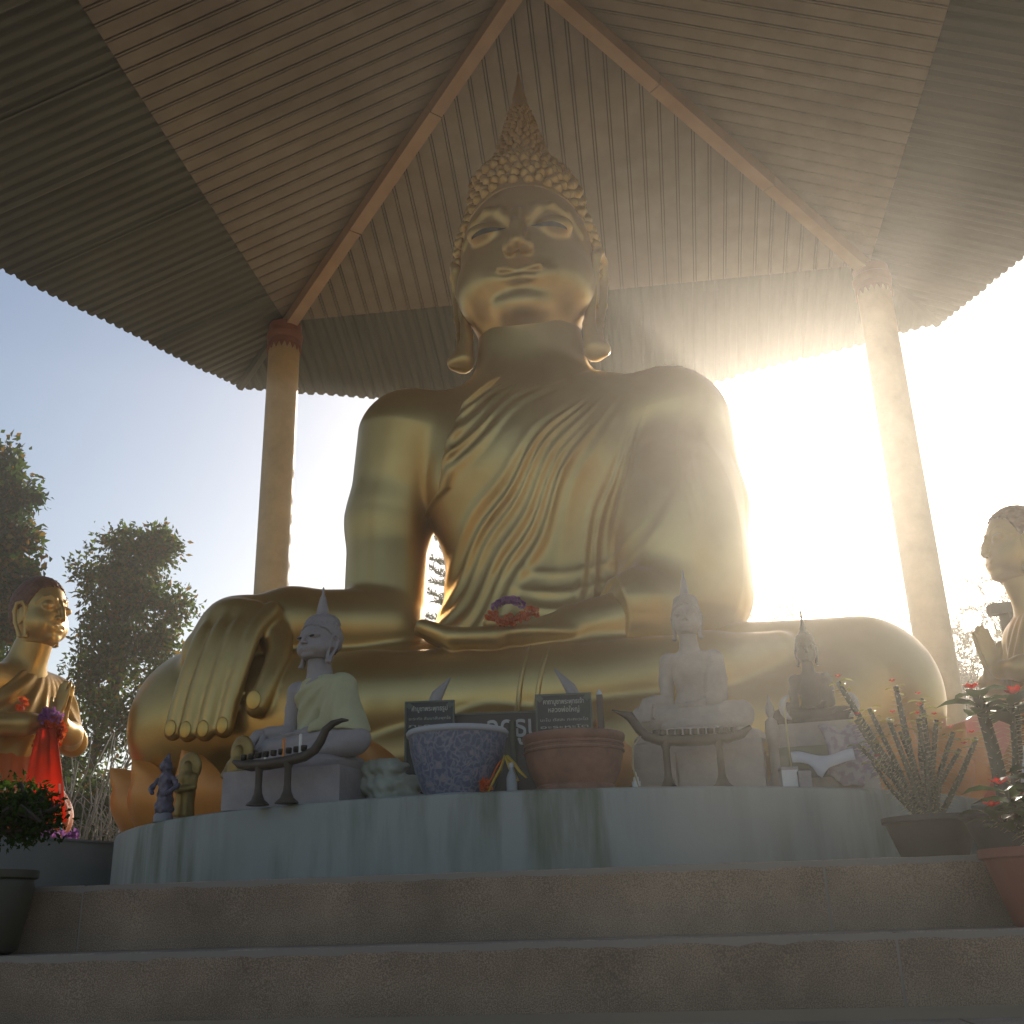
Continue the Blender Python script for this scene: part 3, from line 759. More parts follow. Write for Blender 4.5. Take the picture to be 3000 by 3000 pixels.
POT = mat('red_brown_terracotta', (.27, .125, .08), .6, 0, (.22, .10, .065), 5, .3, .7, .1, 40, stain=(8, .35))
ip = thing('incense_pot', 'low red-brown ribbed incense pot filled with ash, right of the blue bowl', 'pot', (-.315, 1.14, PZ))
part('pot_wall', MB().lathe([(.13, .0), (.15, .008), (.152, .026), (.147, .032), (.172, .08), (.184, .13), (.187, .150), (.194, .154), (.194, .160), (.187, .164), (.187, .172), (.193, .175), (.193, .181), (.186, .186), (.195, .197), (.199, .212), (.196, .220), (.18, .218), (.172, .19), (.001, .185)], 56), POT, ip, True, 40)
part('ash', MB().lathe([(.172, .19), (.12, .196), (.05, .199), (.001, .2)], 32), mat('grey_ash', (.33, .31, .28), .95, bump=.5, bscale=80), ip, True)
# ------------------------------------------------------------------ signs
SIGNM = mat('dark_plaque_paint', (.035, .033, .028), .45)
INK = mat('cream_lettering', (.52, .50, .42), .6)
INKD = mat('white_lettering', (.50, .49, .45), .6)
FRM = mat('plaque_border', (.13, .14, .105), .5)
def text(body, size, loc, m, parent, name='lettering', rz=0.0, bold=0.0, align='CENTER', wmax=None):
    cu_ = bpy.data.curves.new(name, 'FONT'); cu_.body = body; cu_.size = size; cu_.extrude = .0008; cu_.offset = bold; cu_.align_x = align; cu_.resolution_u = 3
    o = bpy.data.objects.new('tmp_text', cu_); COL.objects.link(o)
    bpy.context.view_layer.update()
    me = bpy.data.meshes.new_from_object(o.evaluated_get(bpy.context.evaluated_depsgraph_get())); me.name = name
    bpy.data.objects.remove(o)
    me.materials.clear(); me.materials.append(m)
    q = put(name, me, parent, loc, (R(90), 0, rz))
    if wmax and len(me.vertices):
        xs = [v.co.x for v in me.vertices]; w_ = max(xs)-min(xs); q.scale = (wmax/w_, 1, 1)
    return q
def plaque(label, loc, w_, h, head, lines, rz):
    t = thing('prayer_plaque', label, 'sign', loc, rz, 'dark prayer plaques behind the bowls')
    part('panel', MB().box((0, 0, h/2), (w_/2, .008, h/2)), SIGNM, t)
    part('border', MB().box((0, -.009, h-.004), (w_/2, .004, .004)).box((-w_/2+.004, -.009, h/2-.002), (.004, .004, h/2-.006)).box((w_/2-.004, -.009, h/2-.002), (.004, .004, h/2-.006))
         .box((-w_/2+.020, -.0095, h-.020), (.012, .002, .012), M=Matrix.Rotation(R(45), 3, 'Y')).box((w_/2-.020, -.0095, h-.020), (.012, .002, .012), M=Matrix.Rotation(R(45), 3, 'Y')), FRM, t)
    z = h-.045
    for hd in head: text(hd, .030, (0, -.0085, z), INK, t, 'heading', wmax=w_*(.72 if hd is head[0] else .55), bold=.0004); z -= .036
    z -= .004
    for ln_ in lines: text(ln_, .017, (0, -.0085, z), INK, t, 'prayer_line', wmax=w_*.84); z -= .031
    part('support', MB().box((0, .03, h*.22), (.012, .02, h*.22)), IRON, t)
    return t
plaque('small dark prayer plaque half hidden behind the blue bowl', (-1.0, 1.72, PZ), .225, .50, ['คำบูชาพระพุทธรูป'], ['อะระหัง สัมมาสัมพุทโธ', 'ภะคะวา'], R(4))
plaque('dark prayer plaque with two heading lines, standing behind the red-brown pot', (-.395, 1.72, PZ), .25, .50, ['คาถาบูชาพระพุทธเจ้า', 'หลวงพ่อใหญ่'], ['นะโม ตัสสะ ภะคะวะโต', 'อะระหะโต', 'สัมมาสัมพุทธัสสะ', 'นะโม ตัสสะ', 'อะระหัง สัมมา'], R(4))
bd = thing('name_board', 'long dark board with white Thai letters running behind the bowl and the pot', 'sign', (-.72, 1.80, PZ))
bd.rotation_euler = (0, 0, R(4))
part('panel', MB().box((0, 0, .22), (.36, .010, .22)), mat('brown_board', (.06, .045, .032), .5), bd)
part('top_edge', MB().box((0, -.002, .4435), (.362, .013, .0035)), FRM, bd)
text('จุดธูป', .135, (.09, -.012, .335), INKD, bd, 'lettering', wmax=.235, bold=.002)
part('stake', MB().tube([(.085, -.03, 0), (.085, -.03, .40)], .016, 10), mat('green_brown_post', (.07, .07, .045), .7), bd, True)
ps = thing('corner_post', 'slim brown post with a white cap beside the right prayer plaque', 'post', (-.235, 1.74, PZ))
part('shaft', MB().box((0, 0, .245), (.014, .014, .245)), mat('brown_post', (.13, .08, .055), .6), ps)
part('cap', MB().lathe([(.014, .49), (.013, .498), (.003, .515)], 10), WHITEP, ps, True, 40)
# ------------------------------------------------------------------ tusks
TUSK = mat('grey_ivory', (.40, .36, .34), .5, 0, (.33, .29, .28), 9)
def tusk(label, pts, rads):
    o = put('tusk', MB().tube(pts, rads, 10).mesh('tusk', TUSK, True)); return tag(o, label, 'tusk', 'curved grey tusks behind the plaques')
tusk('curved grey tusk bending to the right above the plaque behind the bowl', [(-1.03, 1.86, PZ), (-1.045, 1.87, .55), (-1.035, 1.88, .76), (-1.0, 1.89, .87), (-.94, 1.9, .95)], [.045, .043, .038, .028, .003])
tusk('curved grey tusk bending to the left above the plaque behind the pot', [(-.33, 1.86, PZ), (-.325, 1.87, .55), (-.335, 1.88, .77), (-.375, 1.89, .87), (-.445, 1.9, .965)], [.045, .043, .038, .028, .003])
# ------------------------------------------------------------------ garlands
OR = mat('orange_marigold', (.75, .17, .03), .8, 0, (.60, .10, .02), 30, trans=.3)
PUR = mat('purple_ribbon_flower', (.30, .10, .34), .7, 0, (.42, .18, .40), 30, trans=.3)
YEL = mat('yellow_ribbon', (.72, .50, .08), .6, trans=.3)
def flower_mesh(name, m, r=.022, seed=1, n=22):
    rr = random.Random(seed); mb = MB()
    for i in range(n):
        v = Vector((rr.gauss(0, 1), rr.gauss(0, 1), rr.gauss(0, 1))).normalized(); q = v.to_track_quat('Z', 'Y').to_matrix() @ Matrix.Rotation(rr.uniform(0, 6), 3, 'Z')
        w_ = r*.5
        mb.add([q @ Vector(p)+v*r*.4 for p in ((-w_*.4, 0, 0), (w_*.4, 0, 0), (w_, 0, r*.7), (0, w_*.3, r*.95), (-w_, 0, r*.7))], [(0, 1, 2, 3, 4)])
    return mb.mesh(name, m)
MG = flower_mesh('marigold', OR); PF = flower_mesh('purple_flower', PUR, .018, 2, 16)
def garland(label, pts_o, pts_p, loc=(0, 0, 0), extra=None):
    t = thing('flower_garland', label, 'garland', loc)
    rr = random.Random(3)
    for p in pts_o: put('marigold', MG, t, p, (rr.uniform(0, 6), rr.uniform(0, 6), 0), (1, 1, 1))
    for p in pts_p: put('purple_flower', PF, t, p, (rr.uniform(0, 6), rr.uniform(0, 6), 0))
    return t
rr = random.Random(5)
garland('orange marigold and purple flower garland lying in the open palm on the lap', [(-.80+.018*i+rr.uniform(-.008, .008), 2.30+rr.uniform(-.02, .02), 1.345+rr.uniform(-.015, .02)-.02*math.sin(i*.35)) for i in range(14)],
        [(-.77+.02*i, 2.31, 1.405+.03*math.sin(i*.45)) for i in range(8)]+[(-.74+.02*i, 2.33, 1.44) for i in range(5)], (0, -.06, -.02))
# ------------------------------------------------------------------ crumpled bag, bottle, ribbons
def crumple(P):
    d = ell(P, (0, 0, .085), (.135, .07, .055), .1); d = smin(d, ell(P, (-.03, -.01, .155), (.11, .06, .04), -.1), .02)
    d = smin(d, ell(P, (.03, 0, .03), (.13, .075, .035)), .02)
    x, y, z = P[:, 0], P[:, 1], P[:, 2]
    return (d+.0045*np.sin(x*37+np.sin(z*60+x*21)*1.9)*np.sin(z*53+y*41+x*17)+.0022*np.sin(x*131+z*83+2*np.sin(y*60))+.0022*np.sin(x*61-z*117))*.7
BAGM = mat('pale_green_white_plastic', (.42, .43, .35), .5, 0, (.32, .33, .26), 14, .35, .65)
bg_ = put('crumpled_bag', sdf_mesh('crumpled_bag', crumple, (-.2, -.12, -.03), (.2, .12, .24), .006, BAGM), None, (-1.09, 1.36, PZ+.005)); tag(bg_, 'crumpled pale greenish plastic bag lying between the marble block and the blue bowl', 'bag')
bo = thing('small_bottle', 'small clear drink bottle standing between the blue bowl and the red-brown pot', 'bottle', (-.545, 1.04, PZ))
part('bottle_body', MB().lathe([(.019, 0), (.021, .006), (.021, .06), (.016, .075), (.009, .088), (.009, .1)], 16), mat('clear_bottle', (.35, .38, .40), .1, 0, trans=.3), bo, True, 40)
part('cap', MB().lathe([(.0105, .1), (.0105, .116), (.001, .117)], 12), mat('dull_white_cap', (.45, .45, .43), .5), bo, True, 40)
rb = thing('ribbon_garland', 'yellow and orange ribbon garland draped between the blue bowl and the red-brown pot', 'garland', (-.575, 1.08, PZ))
for i, (pts, m_) in enumerate((([(.0, 0, .145), (-.03, -.005, .11), (-.05, -.03, .06), (-.075, -.05, .012)], OR), ([(.0, 0, .15), (-.015, -.01, .10), (-.035, -.04, .06), (-.055, -.07, .01)], YEL), ([(.01, 0, .15), (.035, -.01, .12), (.06, -.03, .085), (.085, -.045, .06)], YEL), ([(.005, 0, .148), (.025, -.02, .10), (.05, -.045, .05)], YEL))):
    part('ribbon', MB().tube(pts, [.010, .014, .012, .008][:len(pts)], 6, .35), m_, rb, True)
for i in range(7): put('marigold', MG, rb, (-.055-.004*i, -.055-.004*(i % 3), .02+.011*(i % 4)), (i, i*2, 0), (.6, .6, .6))
cnd = thing('candle_glass', 'small white candle glass on the ledge right of the red-brown pot', 'candle glass', (-.085, 1.12, PZ))
part('glass', MB().lathe([(.014, 0), (.0165, .004), (.017, .036), (.015, .037), (.014, .02), (.001, .019)], 14), WHITEP, cnd, True, 45)
part('wick_holder', MB().lathe([(.011, .02), (.011, .052), (.004, .055), (.002, .072)], 10), mat('white_candle', (.6, .58, .52), .5), cnd, True, 45)
# ------------------------------------------------------------------ little figures at the left end
FIGD = mat('dark_purple_grey_resin', (.085, .075, .10), .45, 0, (.15, .13, .17), 30)
FIGG = mat('aged_gold_resin', (.36, .25, .075), .45, .5, (.25, .16, .05), 14)
def halo_fig(P):
    d = chain(P, [((0, 0, .0), .045), ((0, 0, .09), .038), ((0, 0, .15), .042)], .02)
    d = smin(d, ell(P, (0, -.005, .20), (.024, .026, .032)), .015)
    d = np.minimum(d, np.abs(ell(P, (0, .02, .205), (.055, .016, .065)))-.004)
    ar = chain(P, [((-.045, 0, .16), .013), ((-.055, -.02, .11), .012), ((0, -.05, .10), .011), ((.055, -.02, .11), .012), ((.045, 0, .16), .013)], .01)
    return smin(d, ar, .012)
hf = sdf_mesh('figure', halo_fig, (-.1, -.1, -.06), (.1, .1, .3), .005, FIGG)
for x, y, rz, lb in ((-2.10, 1.66, R(-12), 'small gold standing figure with an oval halo, leftmost beside the dark figure'), (-1.72, 1.30, R(-20), 'small gold standing figure with an oval halo, tucked against the marble block')):
    t = thing('halo_figurine', lb, 'figurine', (x, y, PZ+.0), rz, 'gold haloed figurines on the plinth edge')
    put('figure', hf, t, (0, 0, .045)); part('stand', MB().lathe([(.055, 0), (.055, .02), (.045, .03)], 16), FIGG, t, True, 40)
def dark_fig(P):
    d = chain(P, [((0, 0, .02), .05), ((0, 0, .10), .035), ((0, 0, .17), .040)], .02)
    d = smin(d, sph(P, (0, -.01, .235), .034), .015)
    d = smin(d, chain(P, [((-.05, 0, .17), .014), ((-.075, -.03, .12), .012), ((-.04, -.06, .10), .012)], .01), .01)
    d = smin(d, chain(P, [((.05, 0, .17), .014), ((.085, -.01, .13), .012), ((.05, -.05, .09), .012)], .01), .01)
    d = smin(d, chain(P, [((0, 0, .27), .02), ((0, 0, .30), .006)], .01), .01)
    return d+.004*np.sin(P[:, 0]*140)*np.sin(P[:, 2]*120)
t = thing('dark_figurine', 'small dark purple-grey standing figurine on a pale stand beside the orange lotus petals', 'figurine', (-2.13, 1.52, PZ), R(-15), sc=(.82, .82, .82))
put('figure', sdf_mesh('figure', dark_fig, (-.13, -.12, -.06), (.13, .1, .33), .005, FIGD), t, (0, 0, .05))
part('stand', MB().lathe([(.05, 0), (.05, .03), (.04, .05), (.03, .06)], 16), mat('pale_stand', (.22, .22, .24), .5), t, True, 40)
# ------------------------------------------------------------------ right end: dark statue on its stacked seat, cloth, boxes, horns
SP2 = [(.05, -.03), (.05, .0), (.036, .012), (.036, .03), (.024, .05), (.024, .06), (.013, .10), (.008, .14), (.004, .20)]
small_buddha('dark_bronze_statue', 'small dark seated statue with a tall pointed crown, rightmost on the plinth', (.665, 1.62, .60), R(-6), BLACK, BLACK, False, SP2, .66)
seat = thing('stacked_seat', 'layered stone seat under the small dark crowned statue', 'pedestal', (.665, 1.60, PZ), R(-10))
for z0, z1, hx, hy, m_ in ((0, .06, .22, .15, STONE2), (.062, .10, .19, .13, CONC), (.102, .19, .165, .12, mat('mossy_stone', (.20, .20, .13), .8, 0, (.15, .14, .10), 9)), (.192, .285, .15, .11, STONE2)):
    part('layer', MB().box((0, 0, (z0+z1)/2), (hx, hy, (z1-z0)/2)), m_, seat)
PRINT = mat('lilac_printed_cloth', (.36, .31, .33), .8, 0, (.26, .20, .24), 40, .45, .55, trans=.1)
V, Fc = [], []
for j in range(13):
    for i in range(15):
        s_, t_ = i/14, j/12
        V.append((.655+.20*s_+.02*math.sin(t_*3), 1.475-.06*t_-.012*math.sin(s_*11+t_*3), .575-.20*t_-.05*math.sin(math.pi*s_)*t_*t_+.006*math.sin(s_*17)))
for j in range(12):
    for i in range(14): a = j*15+i; Fc.append((a, a+1, a+16, a+15))
cl = put('printed_cloth', MB().add(V, Fc).mesh('printed_cloth', PRINT, True)); so = cl.modifiers.new('thick', 'SOLIDIFY'); so.thickness = .004
tag(cl, 'lilac printed cloth hanging over the front of the layered seat under the dark statue', 'cloth')
V, Fc = [], []
for i in range(17):
    x = i/16
    for j in range(3):
        V.append((.52+.24*x, 1.36-.01*j+.008*math.sin(x*9), .45+.012*math.sin(x*7+1)-.022*j-.022*math.exp(-((x-.42)/.09)**2)*j))
for i in range(16):
    for j in range(2): a = i*3+j; Fc.append((a, a+3, a+4, a+1))
cl = put('white_scarf', MB().add(V, Fc).mesh('white_scarf', mat('white_scarf_cloth', (.60, .60, .63), .8, trans=.15), True)); so = cl.modifiers.new('thick', 'SOLIDIFY'); so.thickness = .004
tag(cl, 'narrow white scarf tied across the layered seat below the lilac printed cloth', 'scarf')
for x, y, s_, lb in ((.50, 1.34, .04, 'small white box on the ledge at the left foot of the layered seat'), (.555, 1.32, .03, 'smaller greyish-pink box in front of the layered seat')):
    o = put('small_box', None, None, (x, y, PZ), (0, 0, R(8))); tag(o, lb, 'box', 'small boxes before the layered seat')
    part('carton', MB().box((0, 0, s_), (s_*.8, s_*.6, s_)), WHITEP if s_ > .035 else STONE, o); part('lid', MB().box((0, 0, 2*s_+.004), (s_*.84, s_*.64, .006)), STONE, o)
HORN = mat('pale_horn', (.42, .39, .35), .5)
for x, sg, lb in ((.545, 1, 'pale crescent horn at the left side of the dark crowned statue'), (.80, -1, 'pale crescent horn at the right side of the dark crowned statue')):
    pts = [(x+sg*.045*(1-math.cos(a)) - sg*.02, 1.50, .66+.05*math.sin(a)) for a in [(-1.3+2.6*i/9) for i in range(10)]]
    tag(put('crescent_horn', MB().tube(pts, [.003, .009, .012, .014, .014, .014, .013, .012, .009, .003], 8).mesh('crescent_horn', HORN, True)), lb, 'horn', 'crescent horns beside the dark statue')
pf = thing('pale_figurine', 'slender pale standing figurine between the grey Buddha and the dark statue', 'figurine', (.475, 1.52, PZ))
part('figure', MB().lathe([(.035, 0), (.033, .05), (.02, .12), (.022, .2), (.03, .25), (.024, .30), (.010, .315), (.018, .335), (.018, .36), (.006, .385), (.002, .41)], 14), STONE2, pf, True, 50)
part('base', MB().box((0, 0, .02), (.045, .035, .02)), STONE2, pf)
it = tag(put('incense_stick', MB().tube([(.525, 1.47, PZ), (.53, 1.47, .66)], .004, 6).mesh('incense_stick', mat('incense', (.5, .42, .2), .7), True)), 'single upright incense stick left of the dark crowned statue', 'incense stick')
# ------------------------------------------------------------------ kneeling disciple statues
OROBE = mat('orange_robe_paint', (.50, .13, .02), .55, .0, (.42, .10, .015), 5, .3, .7)
GROBE = mat('gold_brown_robe_paint', (.42, .26, .075), .42, .6, (.33, .19, .05), 5, .3, .7)
SKIN = mat('gold_skin_paint', (.50, .33, .11), .38, .6, (.42, .26, .08), 5, .3, .7)
HAIRM = mat('brown_curled_hair_paint', (.17, .075, .035), .6, .1, (.12, .05, .025), 40, .4, .6)
REDC = mat('orange_red_cloth', (.80, .11, .015), .75, 0, (.70, .08, .012), 8, trans=.55)
def monk_body(P):
    d = ell(P, (0, .02, .52), (.235, .165, .36))
    d = smin(d, rc(P, (-.20, .03, .80), (.20, .03, .80), .095, .095), .09)
    d = smin(d, rc(P, (0, .02, .84), (0, -.045, 1.03), .105, .089), .06)
    for s in (-1, 1):
        d = smin(d, chain(P, [((s*.265, .03, .79), .088), ((s*.305, -.02, .60), .074), ((s*.30, -.08, .555), .066)], .04), .03)
        d = smin(d, chain(P, [((s*.30, -.08, .555), .064), ((s*.16, -.20, .565), .052), ((s*.04, -.245, .585), .041)], .04), .02)
    return d
def monk_hands(P):
    d = None
    for s in (-1, 1):
        e = ell(P, (s*.017, -.262, .635), (.017, .036, .062), 0, .18)
        for i in range(4):
            y = -.238-.019*i; l = (.115, .13, .128, .105)[i]
            e = smin(e, chain(P, [((s*.015, y, .665), .0105), ((s*.013, y-.012, .665+l*.55), .0095), ((s*.010, y-.020, .665+l), .0075)], .006), .008)
        e = smin(e, chain(P, [((s*.02, -.240, .625), .014), ((s*.016, -.218, .675), .0115), ((s*.012, -.212, .715), .009)], .006), .012)
        e = smin(e, rc(P, (s*.04, -.245, .585), (s*.02, -.258, .615), .036, .026), .02)
        d = e if d is None else np.minimum(d, e)
    return d
def monk_robe(P):
    b = ell(P, (0, .02, .52), (.245, .175, .37)); b = smin(b, rc(P, (-.20, .03, .80), (.20, .03, .80), .100, .100), .09)
    sh = chain(P, [((.265, .03, .79), .094), ((.305, -.02, .60), .082), ((.30, -.08, .555), .074)], .04)
    b = smin(b, sh, .03)
    x, z = P[:, 0], P[:, 2]
    dx, dz = .10-x, .98-z; r = np.sqrt(dx*dx+dz*dz); th = np.arctan2(dz, dx)
    b = b-.008-.007*np.sin(th*24+r*5)*np.clip(r*5-.6, 0, 1)
    g = (np.interp(z, [0, .45, .62, .75, .85, .95], [-2, -2, -.24, -.20, -.10, .06]).astype(F4)-x)
    return smax(b, g, .01)
def monk_skirt(P):
    d = ell(P, (0, .04, .16), (.34, .24, .19)); d = smin(d, ell(P, (0, .02, .34), (.25, .20, .22)), .12)
    for s in (-1, 1): d = smin(d, rc(P, (s*.13, .15, .16), (s*.17, -.07, .15), .17, .14), .08)
    th = np.arctan2(P[:, 1], P[:, 0]); d = d-.008*np.sin(th*22+P[:, 2]*9)*np.clip((.5-P[:, 2])*3, 0, 1)
    return smax(d, -P[:, 2], .01)
def monk_hair(P):
    d = hair_sdf2(P); return d-.012*np.sin(P[:, 0]*48)*np.sin(P[:, 1]*48+1)*np.sin(P[:, 2]*48)
def hair_sdf2(P):
    X = np.abs(P[:, 0]+.63); Q = np.stack([X, P[:, 1], P[:, 2]], 1)
    d = ell(Q, (0, 3.22, 4.07), (.485, .525, .60))
    zl = 4.44-.95*X**2
    zl = np.where(Q[:, 1] > 2.93, np.maximum(zl-(Q[:, 1]-2.93)*1.9, 3.62), zl)
    return smax(d, (zl-Q[:, 2])*.7, .03)
MS = (.275, .285, .285)
mk_body = sdf_mesh('body', lambda P: smin(monk_body(P), monk_hands(P), .012), (-.5, -.5, .0), (.5, .35, 1.1), .0095, SKIN)
mk_robe = sdf_mesh('robe', monk_robe, (-.5, -.4, .3), (.5, .4, 1.0), .009, GROBE)
mk_skirt = sdf_mesh('lower_robe', monk_skirt, (-.6, -.7, -.05), (.6, .5, .7), .014, OROBE)
HC2 = np.array([-.63, 3.2, 3.30])
def monk_head(P): return np.minimum(smax(head_sdf(P), 3.36-P[:, 2], .05), np.maximum(ear_sdf(P), 3.42-P[:, 2]))
mk_head = small_mesh('head', monk_head, (-1.25, 2.4, 3.0), (0, 3.8, 4.75), .02, SKIN, MS, HC2)
mk_hair = small_mesh('hair', monk_hair, (-1.3, 2.5, 3.4), (.1, 3.95, 4.9), .018, HAIRM, MS, HC2)
def monk(label, loc, rz, pitch=0.0):
    t = thing('disciple_statue', label, 'statue', loc, rz, 'kneeling disciple statues flanking the plinth')
    put('body', mk_body, t); put('robe', mk_robe, t); put('lower_robe', mk_skirt, t)
    h = put('head', mk_head, t, (0, -.035, .985), (pitch, 0, 0)); put('hair', mk_hair, h)
    return t
PEDM = mat('grey_cement_render', (.30, .32, .31), .8, 0, (.24, .26, .25), 4, .3, .7, .15, 30)
lm_ = monk('golden kneeling disciple with orange robe and garlands, palms pressed, at the left edge', (-3.195, 2.02, .26), R(78), R(2))
rm_ = monk('shadowed kneeling disciple with palms pressed at the right edge, backlit and facing left', (1.78, 2.02, .27), R(-82), R(-1))
for lb, x, y, rz in (('grey cement block under the kneeling disciple at the left', -3.58, 2.72, R(-16)), ('grey cement block under the kneeling disciple at the right', 1.87, 2.0, R(12))):
    t = thing('disciple_pedestal', lb, 'pedestal', (x, y, 0), rz, 'cement blocks under the disciples')
    hz_ = .27 if x > 0 else .334
    part('block', MB().box((0, 0, hz_/2-.006), (.58, .66, hz_/2-.006)), PEDM, t); part('top_slab', MB().box((0, 0, hz_-.006), (.59, .67, .006)), PEDM, t)
# garlands and cloth on the left disciple's arms
rr = random.Random(11)
def hang(label, base, n, ln_, sway):
    o_, p_ = [], []
    for i in range(n):
        t_ = i/n; o_.append((base[0]+sway*math.sin(t_*5)+rr.uniform(-.012, .012), base[1]+rr.uniform(-.02, .02), base[2]-ln_*t_))
    for i in range(n//2): p_.append((base[0]+rr.uniform(-.02, .02), base[1]-.02+rr.uniform(-.02, .02), base[2]+.05-.06*i/n*2))
    return garland(label, o_, p_)
hang('purple and orange flower garland hanging from the wrist of the left golden disciple', (-2.95, 1.87, .84), 14, .13, .02)
hang('second orange flower garland with purple tips, outermost below the left disciple hands', (-2.88, 1.84, .83), 16, .15, .025)
t = thing('marigold_blossom', 'single orange marigold tucked on the chest of the left golden disciple', 'flower', (-3.06, 1.82, .925)); put('marigold', MG, t, (0, 0, 0), (1, 0, 0), (1.3, 1.3, 1.3))
V, Fc = [], []
for j in range(15):
    for i in range(13):
        s_, t_ = i/12-.5, j/14
        wd = .075+.19*t_**.8; a = s_*2.4
        V.append((-2.905+.03*t_+math.sin(a)*wd*.55+.012*math.sin(s_*23), 1.84+math.cos(a)*-.05-.012*math.cos(s_*26)*t_, .79-.44*t_+.02*abs(s_)))
for j in range(14):
    for i in range(12): a = j*13+i; Fc.append((a, a+1, a+14, a+13))
cl = put('orange_cloth', MB().add(V, Fc).mesh('orange_cloth', REDC, True)); so = cl.modifiers.new('thick', 'SOLIDIFY'); so.thickness = .003
tag(cl, 'bright orange-red cloth hanging like a skirt below the left disciple hands, glowing in the sun', 'cloth')
rbn = thing('rainbow_ribbon', 'thin rainbow striped ribbon hanging at the edge of the orange-red cloth', 'ribbon', (-2.80, 1.80, .36))
for i, c in enumerate(((.8, .75, .6), (.75, .08, .05), (.8, .55, .05), (.15, .5, .08), (.04, .35, .38))):
    part('stripe', MB().tube([(.012*i*.6, 0, .17-.045*i), (.012*(i+1)*.6, 0, .17-.045*(i+1)+.002)], .009, 6, .4), mat('ribbon_dye', c, .6, trans=.4), rbn, True)
for x, y, lb, m_ in ((-2.72, 1.70, 'faded purple offering flowers lying on the left cement block', PUR), ):
    t = thing('offering_flowers', lb, 'flowers', (x, y, .26))
    for i in range(9): put('purple_flower', PF, t, (rr.uniform(-.08, .08), rr.uniform(-.03, .03), .012+rr.uniform(0, .03)), (i, i*2, 0), (1.2, 1.2, 1.2))
# the left disciple and everything hung on it stand a little further back than first blocked out
OB, NB, KF = Vector((-3.195, 2.02, .26)), Vector((-3.80, 3.0, .335)), 1.194
for o in [o for o in COL.objects if o.parent is None and o.get('label') and ('left golden disciple' in o['label'] or 'left disciple hands' in o['label'] or 'orange-red cloth' in o['label'] or 'at the left edge' in o['label'] or 'left cement block' in o['label'])]:
    o.location = NB+(Vector(o.location)-OB)*KF; o.scale = Vector(o.scale)*KF
# T-shaped post, pink chair and water bottle behind the right disciple
tp = thing('t_shaped_post', 'weathered T-shaped grey post standing behind the right disciple', 'post', (2.115, 3.5, 0), R(4))
GREY = mat('weathered_grey_wood', (.10, .095, .085), .8, 0, (.07, .066, .06), 9)
part('upright', MB().tube([(.02, 0, 0), (.0, 0, 1.50)], .042, 4), GREY, tp); part('crossbar', MB().box((.10, 0, 1.53), (.19, .04, .032), M=Matrix.Rotation(R(-3), 3, 'Y')), GREY, tp)
PINK = mat('pink_plastic', (.62, .27, .25), .35, 0, trans=.35)
ch = thing('pink_chair', 'pale pink plastic chair with a rounded back, behind the right disciple', 'chair', (1.83, 3.15, 0), R(160))
V, Fc = [], []
for j in range(11):
    for i in range(13):
        s_, t_ = i/12*2-1, j/10
        w_ = .23*(1-max(0, t_-.72)**2*7.0*.9)
        V.append((s_*w_, .20+.07*t_-.05*s_*s_*-1*0+.05*(1-s_*s_), .36+.46*t_-.04*s_*s_*(t_ > .9)))
for j in range(10):
    for i in range(12): a = j*13+i; Fc.append((a, a+1, a+14, a+13))
bk = put('backrest', MB().add(V, Fc).mesh('backrest', PINK, True), ch); so = bk.modifiers.new('thick', 'SOLIDIFY'); so.thickness = .012
part('seat', MB().lathe([(.2, .34), (.235, .35), (.24, .365), (.22, .375), (.001, .37)], 24), PINK, ch, True, 40)
for sx_ in (-1, 1):
    for sy_ in (-1, 1): part('leg', MB().tube([(sx_*.17, sy_*.17, .35), (sx_*.21, sy_*.21, 0)], [.022, .017], 8), PINK, ch, True)
wbt = thing('water_bottle', 'crumpled clear water bottle glinting below the pink chair', 'bottle', (1.50, 1.72, .272), 0)
rr = random.Random(4)
part('bottle_body', MB().lathe([(.028, 0)]+[(.030+rr.uniform(-.005, .003), .012+.012*i) for i in range(12)]+[(.022, .165), (.012, .185), (.012, .2)], 14, wob=.12, rnd=rr), mat('shiny_clear_plastic', (.55, .58, .60), .08, .3), wbt)
part('cap', MB().lathe([(.014, .2), (.014, .218), (.001, .219)], 12), WHITEP, wbt, True, 40)
